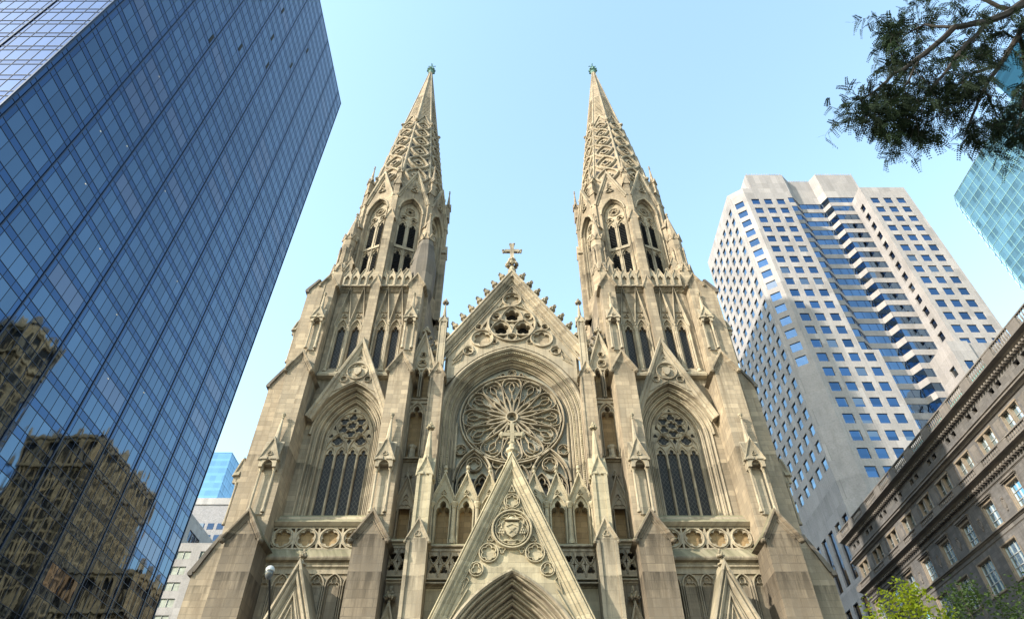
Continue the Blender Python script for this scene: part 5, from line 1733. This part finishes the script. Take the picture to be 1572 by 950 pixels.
# ---- department store: stone palazzo on the right
def store():
    X = 48.0
    M['limestone'] = stone('shade_dark_limestone', (.135, .127, .124), (.10, .094, .092), bw=1.0, rh=.36, mortar=.012, grime=.5, moss=0, streak=.4)  # light limestone: its deep shade is put into this dark wall colour
    M['ltrim'] = stone('shade_dark_limestone_trim', (.165, .147, .132), (.135, .12, .11), bw=2.2, rh=.9, mortar=.006, grime=.5, moss=0, streak=.4)  # trim colour carries the same shade
    M['tan'] = plain('tan_window_surround', (.19, .15, .11), .7)
    M['storeglass'] = winglass('store_window_glass', (.42, .56, .66), .05, .55)
    r = empty('department_store', (X, 19, 0), 'light limestone palazzo, coloured dark for its deep shade, with balustrades, dentil cornices and tall windows, lower right', 'building')
    yN, yF = -9.0, 47.0
    # local frame: u runs from the far corner to the near one along the face that looks at the cathedral
    F = Face((X, yF), (X, yN)); L = F.L
    def U(y): return yF - y
    cy = [26.95 + 4.5*k for k in range(-8, 5)]
    cy = [c for c in cy if yN+1.5 < c < yF-1.5]
    m = MB(F.M)
    lows = [(U(c)-1.15, U(c)+1.15) for c in cy]; mids = [(U(c)-.86, U(c)+.86) for c in cy]
    def wall(z0, z1, cols, rows): 
        mm = MB(); grid_wall(mm, F, z0, z1, cols, rows, .6); m.xf = None; m.add(mm.v, mm.f)
    wall(0, 30.2, lows, [(5, 8.6), (12, 15.2), (18.9, 22.1), (25.95, 29.1)])
    wall(30.2, 35.3, mids, [(30.7, 33.1)])
    ups = sorted([(U(c)-1.25, U(c)-.12) for c in cy] + [(U(c)+.12, U(c)+1.25) for c in cy])
    wall(35.3, 39.2, ups, [(36.5, 38.45)])
    att = sorted([(U(c)-1.0, U(c)-.25) for c in cy] + [(U(c)+.25, U(c)+1.0) for c in cy])
    wall(39.2, 42.3, att, [(40.6, 41.2)])
    m.box(X+.6, X+55, yN, yF, 0, 42.0)
    m.box(X, X+.7, yF-.05, yF+.0, 0, 42.3)
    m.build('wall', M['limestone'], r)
    m = MB(F.M)
    def led(z, d, h): m.add(*prof_strip([(.05, z-h), (-d*.3, z-h*.8), (-d*.5, z-h*.45), (-d, z-h*.25), (-d, z), (.05, z+.06)], -.3, L))
    def prof_strip(pts, a, b):
        n = len(pts); vs = [(a, p[0], p[1]) for p in pts] + [(b, p[0], p[1]) for p in pts]
        return vs, [tuple(range(n)), tuple(range(2*n-1, n-1, -1))] + [(i, (i+1) % n, n+(i+1) % n, n+i) for i in range(n)]
    led(35.4, .85, .55); led(39.35, .55, .5); led(42.35, 1.05, .6); led(30.5, .28, .28); led(39.9, .2, .2); led(29.9, .08, .12); led(34.1, .12, .15)
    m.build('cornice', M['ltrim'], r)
    m = MB(F.M)
    u = .2
    while u < L:
        m.box(u, u+.26, -.42, .02, 34.62, 34.86); m.box(u, u+.2, -.5, .02, 41.55, 41.78)
        u += .48
    o = m.build('dentil', M['ltrim'], r); o['kind'] = 'stuff'
    # balustrades: solid blocks in front of the piers, balusters between
    m = MB(F.M); bl = MB(F.M)
    for (z0, z1, y) in ((35.45, 36.3, -.55), (42.4, 43.65, -.75)):
        m.box(-.2, L, y-.12, y+.16, z1-.14, z1); m.box(-.2, L, y-.1, y+.14, z0, z0+.12)
        for c in cy:
            a = U(c)
            q0 = a-2.25 if True else 0
            m.box(q0-.75, q0+.75, y-.09, y+.13, z0+.1, z1-.12)
            u = q0+.95
            while u < q0+4.5-.9:
                bl.lathe(u, y+.02, [(.09, z0+.1), (.06, z0+.2), (.11, z0+(z1-z0)*.4), (.05, z0+(z1-z0)*.7), (.09, z1-.13)], 6)
                u += .36
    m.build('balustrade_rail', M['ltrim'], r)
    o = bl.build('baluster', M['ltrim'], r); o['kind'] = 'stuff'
    # windows with frames
    W = []
    for c in cy:
        for (kind, z0, z1, hw, nx, nz) in (('low', 25.95, 29.1, 1.15, 3, 3), ('mid', 30.7, 33.1, .86, 2, 3), ('low', 18.9, 22.1, 1.15, 3, 3), ('low', 12, 15.2, 1.15, 3, 3), ('low', 5, 8.6, 1.15, 3, 3)):
            u = U(c)
            m = MB(F.M)
            m.sweep([(u-hw, z0), (u-hw, z1), (u+hw, z1), (u+hw, z0)], [(-.05, .4), (-.05, .12), (.04, -.03), (.15, -.05), (.15, .1)])
            m.box(u-hw-.2, u+hw+.2, -.12, .3, z0-.16, z0+.02)
            w_ = m.build('window', M['tan'], r)
            m = MB(F.M); m.box(u-hw, u+hw, .34, .38, z0, z1); m.build('pane', M['storeglass'], w_)
            m = MB(F.M)
            for i in range(1, nx): x = u-hw+2*hw*i/nx; m.box(x-.035, x+.035, .26, .34, z0, z1)
            for i in range(1, nz): zz = z0+(z1-z0)*i/nz; m.box(u-hw, u+hw, .27, .34, zz-.035, zz+.035)
            m.box(u-hw, u-hw+.08, .24, .34, z0, z1); m.box(u+hw-.08, u+hw, .24, .34, z0, z1); m.box(u-hw, u+hw, .24, .34, z1-.08, z1)
            m.build('glazing_bar', M['grey_metal'], w_)
            if kind == 'mid':
                m = MB(F.M)
                m.box(u-hw-.35, u+hw+.35, -.3, .02, z1+.45, z1+.62); m.box(u-hw-.28, u+hw+.28, -.2, .02, z1+.32, z1+.46)
                m.box(u-hw-.22, u-hw-.14, -.1, .02, z0, z1+.33); m.box(u+hw+.14, u+hw+.22, -.1, .02, z0, z1+.33)
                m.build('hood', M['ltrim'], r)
                m = MB(F.M)
                xx = u+2.25
                m.xf = F.M @ Matrix.Translation((xx, 0, 31.95))
                m.sweep([(.22*math.cos(t*PI/8), .42*math.sin(t*PI/8)) for t in range(16)], [(-.05, .02), (-.03, -.1), (.05, -.1), (.07, .02)], True)
                m.prism([(.2*math.cos(t*PI/8), .4*math.sin(t*PI/8)) for t in range(16)], -.06, .02)
                m.blob(0, -.05, .58, .22, .1, .14, .3); m.blob(0, -.05, -.55, .12, .08, .16, .3)
                m.xf = None
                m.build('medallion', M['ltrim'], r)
    for c in cy:
        u = U(c)
        m = MB(F.M)
        for k in (-1.25, .12):
            m.box(u+k-.08, u+k+.02, -.04, .33, 36.48, 38.5); m.box(u+k+1.11, u+k+1.21, -.04, .33, 36.48, 38.5)
        m.box(u-1.4, u+1.4, -.1, .3, 38.42, 38.6)
        w_ = m.build('window', M['tan'], r)
        m = MB(F.M); m.box(u-1.25, u+1.25, .34, .38, 36.5, 38.45); m.build('pane', M['storeglass'], w_)
        m = MB(F.M)
        for k in (-.69, .69): m.box(u+k-.03, u+k+.03, .27, .34, 36.5, 38.45)
        m.box(u-1.25, u+1.25, .27, .34, 37.45, 37.52); m.build('glazing_bar', M['grey_metal'], w_)
        m = MB(F.M); m.box(u-1.1, u+1.1, .4, .44, 40.5, 41.3); m.build('attic_window', M['dark_window'], r)
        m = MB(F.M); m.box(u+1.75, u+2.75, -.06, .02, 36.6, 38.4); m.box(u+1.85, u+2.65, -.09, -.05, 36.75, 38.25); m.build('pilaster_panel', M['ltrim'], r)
    # copper roof set back
    m = MB()
    m.prism([(X+3.2, 42.3), (X+3.2, 45.2), (X+3.0, 45.3), (X+3.0, 45.5), (X+4.6, 47.5), (X+50, 47.5), (X+50, 42.3)], 13.0, 31.0)
    m.build('copper_roof', M['patina'], r)
    m = MB(); m.box(X+.9, X+9, 36, 42, 42.3, 44.6); m.box(X+.6, X+9.2, 35.7, 42.3, 44.6, 44.9); m.build('roof_shed', M['wood'], r)
    # near front facing the avenue
    m = MB()
    for k in range(9):
        for z in (12, 18.9, 25.95, 31): m.box(X+4+k*5, X+6.4+k*5, yN-.03, yN+.1, z, z+3)
    m.build('avenue_windows', M['dark_window'], r)
store()

# ---- ground, streets
m = MB(); m.add([(-3000, -3000, -.16), (3000, -3000, -.16), (3000, 3000, -.16), (-3000, 3000, -.16)], [(0, 1, 2, 3)]); struct('ground', m, M['asphalt'])
m = MB(); m.add([(-400, -36.5, -.15), (400, -36.5, -.15), (400, -20.5, -.15), (-400, -20.5, -.15)], [(0, 1, 2, 3)]); struct('avenue', m, M['asphalt'])
for (x0, x1, y0, y1) in ((-32, 32, -20.5, 140), (-400, -50, -20.5, 140), (47, 400, -20.5, 140), (-400, 400, -90, -36.5)):
    m = MB(); m.box(x0+.3, x1-.3, y0+.3, y1-.3, -.3, 0); struct('pavement', m, M['paving'])
    m = MB()
    m.box(x0, x1, y0, y0+.3, -.3, .004); m.box(x0, x1, y1-.3, y1, -.3, .004); m.box(x0, x0+.3, y0+.3, y1-.3, -.3, .004); m.box(x1-.3, x1, y0+.3, y1-.3, -.3, .004)
    struct('kerb', m, M['kerb'])
m = MB()
for y in (-32.5, -28.5, -24.5):
    x = -200
    while x < 200:
        m.box(x, x+3, y-.06, y+.06, -.15, -.144); x += 9
struct('lane_marking', m, M['paint'])

# ---- street lamp
def lamp():
    r = empty('street_lamp', (-7.2, -20.9, 0), 'street lamp with a rounded glass head on a dark curved pole, before the left portal', 'street lamp')
    m = MB()
    m.lathe(-7.45, -20.9, [(.22, 0), (.22, .15), (.16, .4), (.13, .9), (.10, 1.0), (.09, 3.4)], 10)
    pts = [(-7.45, -20.9, 3.3), (-7.45, -20.9, 5.6), (-7.42, -21.2, 6.9), (-7.36, -21.9, 8.1), (-7.27, -22.9, 8.9), (-7.2, -23.55, 9.32)]
    m.tube(pts, [.075, .06, .045, .04, .035, .035], 8)
    m.build('pole', M['black_metal'], r)
    m = MB(); m.lathe(-7.2, -23.7, [(.02, 9.26), (.07, 9.28), (.115, 9.36), (.125, 9.45), (.12, 9.50)], 18); m.build('lamp_glass', M['lamp_glass'], r, smooth=True)
    m = MB(); m.lathe(-7.2, -23.7, [(.13, 9.49), (.135, 9.52), (.13, 9.57), (.09, 9.63), (.04, 9.66), (.01, 9.67)], 18); m.build('lamp_cover', M['grey_metal'], r, smooth=True)
lamp()

# ---- trees
def leafmat(name, c, c2, trans=.25):
    m, t, p = new_mat(name); g = N(t)
    geo = g.n('ShaderNodeNewGeometry')
    n = g.noise(geo.outputs['Position'], 1.6, 3)
    g.l(g.mix(g.ramp(n, [(.35, 0.0), (.65, 1.0)]), c, c2), p.inputs['Base Color'])
    p.inputs['Roughness'].default_value = .8; p.inputs['Specular IOR Level'].default_value = .1
    tr = g.n('ShaderNodeBsdfTranslucent'); tr.inputs['Color'].default_value = tuple(min(1, x*1.6) for x in c) + (1,)
    mx = g.n('ShaderNodeMixShader'); mx.inputs[0].default_value = trans
    out = t.nodes['Material Output']; g.l(p.outputs[0], mx.inputs[1]); g.l(tr.outputs[0], mx.inputs[2]); g.l(mx.outputs[0], out.inputs[0])
    return m
M['locust'] = leafmat('dark_fine_leaf', (.012, .024, .010), (.008, .014, .008), .06)
M['linden'] = leafmat('bright_leaf', (.17, .20, .012), (.07, .11, .012), .45)
M['linden_dark'] = leafmat('deep_green_leaf', (.045, .075, .02), (.03, .05, .018), .3)
M['bark'] = plain('bark', (.018, .015, .013), .9, var=.4, nscale=8)

def pix(u, v, k):
    """point at depth k along the line of sight of a photo pixel: used for where limbs spread"""
    f = 997; th = math.radians(43.92); c, s = math.cos(th), math.sin(th)
    x = (u-786)/f; y = (475-v)/f
    return Vector((x*k, -43 + (c-y*s)*k, 1.7 + (s+y*c)*k))

def locust():
    rr = random.Random(11)
    r = empty('locust_tree', (9.6, -40.6, 0), 'fine leaved dark tree branch hanging in from the top right corner', 'tree')
    tr = MB()
    base = Vector((9.6, -40.6, 0)); fork = Vector((9.3, -40.5, 6.6))
    tr.tube([base, base+Vector((.05, .05, 1)), base+Vector((-.1, .0, 3.5)), fork], [.26, .2, .17, .14], 10)
    limbs = []
    def limb(pts, r0):
        pts = [Vector(p) for p in pts]
        # smooth subdivision with a little wander
        out = [pts[0]]
        for i in range(len(pts)-1):
            a, b = pts[i], pts[i+1]
            for q in (.33, .66, 1):
                j = Vector((rr.uniform(-1, 1), rr.uniform(-1, 1), rr.uniform(-1, 1)))*.035*(b-a).length*(q < 1)
                out.append(a.lerp(b, q)+j)
        n = len(out)
        tr.tube(out, [max(.005, r0*(1-.82*i/(n-1))) for i in range(n)], 6)
        limbs.append(out); return out
    main = [
        ([(1600, -10, 9.4), (1560, 14, 9.2), (1515, 42, 9.0), (1475, 60, 8.8), (1425, 68, 8.6), (1375, 112, 8.5), (1330, 140, 8.4), (1296, 172, 8.3)], .075),
        ([(1560, 14, 9.2), (1524, 80, 9.1), (1492, 130, 8.9), (1470, 165, 8.7), (1452, 205, 8.6), (1440, 238, 8.5)], .045),
        ([(1524, 80, 9.1), (1540, 140, 9.3), (1530, 190, 9.2), (1518, 228, 9.1)], .03),
        ([(1515, 42, 9.0), (1455, 20, 9.3), (1410, 12, 9.6), (1370, 6, 9.7)], .035),
        ([(1475, 60, 8.8), (1430, 110, 8.4), (1400, 150, 8.3), (1375, 185, 8.2), (1352, 205, 8.2)], .03),
        ([(1620, 60, 9.6), (1580, 90, 9.5), (1555, 125, 9.5), (1560, 165, 9.6)], .05),
        ([(1425, 68, 8.6), (1380, 64, 8.9), (1350, 80, 9.0), (1325, 104, 9.0)], .022),
        ([(1492, 130, 8.9), (1450, 140, 8.6), (1415, 170, 8.5), (1395, 195, 8.4), (1388, 212, 8.4)], .022),
        ([(1590, -40, 9.5), (1530, -20, 9.7), (1460, -30, 9.8), (1400, -40, 9.9), (1350, -30, 9.9)], .05),
        ([(1375, 112, 8.5), (1345, 165, 8.2), (1310, 195, 8.1), (1300, 205, 8.1)], .016),
        ([(1540, 100, 9.6), (1500, 75, 10), (1470, 90, 10.2), (1440, 85, 10.3)], .02),
        ([(1470, 165, 8.7), (1490, 200, 9.0), (1480, 232, 9.1)], .015),
    ]
    for pts, r0 in main:
        limb([pix(p[0]+40, p[1]-26, p[2]) for p in pts], r0)
    # connect to the trunk outside the view
    a = pix(1600, -10, 9.4)
    limb([fork, fork.lerp(a, .5)+Vector((.3, 0, .4)), a], .12)
    limb([fork, pix(1660, 60, 9.6), pix(1620, 60, 9.6)], .09)
    limb([fork, fork.lerp(pix(1590, -40, 9.5), .5)+Vector((.4, -.2, .6)), pix(1590, -40, 9.5)], .09)
    # twigs and pinnate leaves
    lf = MB()
    def leaf(p, d):
        if rr.random() < .30: return
        d = d.normalized(); L = rr.uniform(.10, .19)
        side = d.cross(Vector((rr.uniform(-1, 1), rr.uniform(-1, 1), rr.uniform(-1, 1)))).normalized()
        nrm = d.cross(side)
        n = 8
        for i in range(n):
            t = (i+.6)/n
            c = p + d*L*t + Vector((0, 0, -.35*L*t*t))
            for sg in (-1, 1):
                ll = L*.22*(1.1-.4*t); ww = ll*.55
                e = (side*sg + d*.35 + Vector((0, 0, rr.uniform(-.4, .1)))).normalized()
                q = e.cross(nrm).normalized()*ww*.5
                lf.add([c, c+e*ll*.5+q, c+e*ll, c+e*ll*.5-q], [(0, 1, 2, 3)])
    def twig(p, d, L, rad, lv):
        pts = [p]; cur = p; dd = d.normalized()
        n = 5
        for i in range(n):
            dd = (dd + Vector((rr.uniform(-.3, .3), rr.uniform(-.3, .3), rr.uniform(-.34, .2)))).normalized()
            cur = cur + dd*L/n; pts.append(cur)
            if lv > 0 and rr.random() < .62:
                s_ = dd.cross(Vector((rr.uniform(-1, 1), rr.uniform(-1, 1), rr.uniform(-1, 1)))).normalized()
                twig(cur, dd+s_*.9, L*.5, rad*.55, lv-1)
            for _ in range(2):
                s_ = dd.cross(Vector((rr.uniform(-1, 1), rr.uniform(-1, 1), rr.uniform(-1, 1)))).normalized()
                leaf(cur, dd*.6+s_+Vector((0, 0, -.3)))
        tr.tube(pts, [rad, rad*.8, rad*.6, rad*.5, rad*.35, .0015][:len(pts)], 4)
    for li, pts in enumerate(limbs[:12]):
        n = len(pts)
        for i in range(2, n):
            if rr.random() < .22: continue
            d = (pts[i]-pts[i-1]).normalized()
            for _ in range(2 if i < n-3 else 3):
                s_ = d.cross(Vector((rr.uniform(-1, 1), rr.uniform(-1, 1), rr.uniform(-1, 1)))).normalized()
                twig(pts[i], d*.7+s_*.85+Vector((-.05, 0, -.06)), rr.uniform(.22, .56), .007, 1)
    tr.build('trunk', M['bark'], r)
    lf.build('crown', M['locust'], r)
locust()

def linden(loc, h, rad, label, mat, seed, n=3800, ls=.16):
    rr = random.Random(seed)
    x, y = loc
    r = empty('street_tree', (x, y, 0), label, 'tree', 'street trees before the dark store')
    tr = MB(); tr.tube([(x, y, 0), (x+.05, y, h*.3), (x-.05, y+.05, h*.6), (x, y, h*.9)], [.16, .12, .09, .02], 8)
    cl = []
    for i in range(34):
        a = rr.uniform(0, 2*PI); b = rr.uniform(-.6, 1)
        q = rad*rr.uniform(.35, .92)
        c = Vector((x+math.cos(a)*q*math.sqrt(max(.05, 1-b*b*.8)), y+math.sin(a)*q*math.sqrt(max(.05, 1-b*b*.8)), h-rad*1.15+b*rad*1.05))
        cl.append((c, rad*rr.uniform(.18, .38)))
        tr.tube([(x, y, h*.35+rr.uniform(0, h*.3)), ((x+c.x)/2, (y+c.y)/2, (h*.5+c.z)/2), c], [.05, .03, .01], 5)
    lf = MB()
    for c, q in cl:
        for _ in range(n//34):
            v = Vector((rr.gauss(0, 1), rr.gauss(0, 1), rr.gauss(0, 1))).normalized()*q*rr.uniform(.3, 1.15)
            p = c+v; a = Vector((rr.uniform(-1, 1), rr.uniform(-1, 1), rr.uniform(-.6, .3))).normalized(); b = a.cross(Vector((rr.uniform(-1, 1), rr.uniform(-1, 1), 1))).normalized()
            s_ = ls*rr.uniform(.6, 1.1)
            lf.add([p, p+a*s_*.35+b*s_*.38, p+a*s_*.75+b*s_*.22, p+a*s_, p+a*s_*.75-b*s_*.22, p+a*s_*.35-b*s_*.38], [(0, 1, 2, 3, 4, 5)])
    tr.build('trunk', M['bark'], r); lf.build('crown', mat, r)
linden((15.1, -16.4), 11.75, 2.2, 'small sunlit yellow green street tree before the dark store', M['linden'], 5)
linden((24.4, -12.5), 13.6, 2.3, 'dark green street tree at the lower right corner', M['linden_dark'], 6, 3600)
linden((20.9, -12.5), 13.2, 2.2, 'middle dark green street tree beside the sunlit one', M['linden_dark'], 8, 3600)
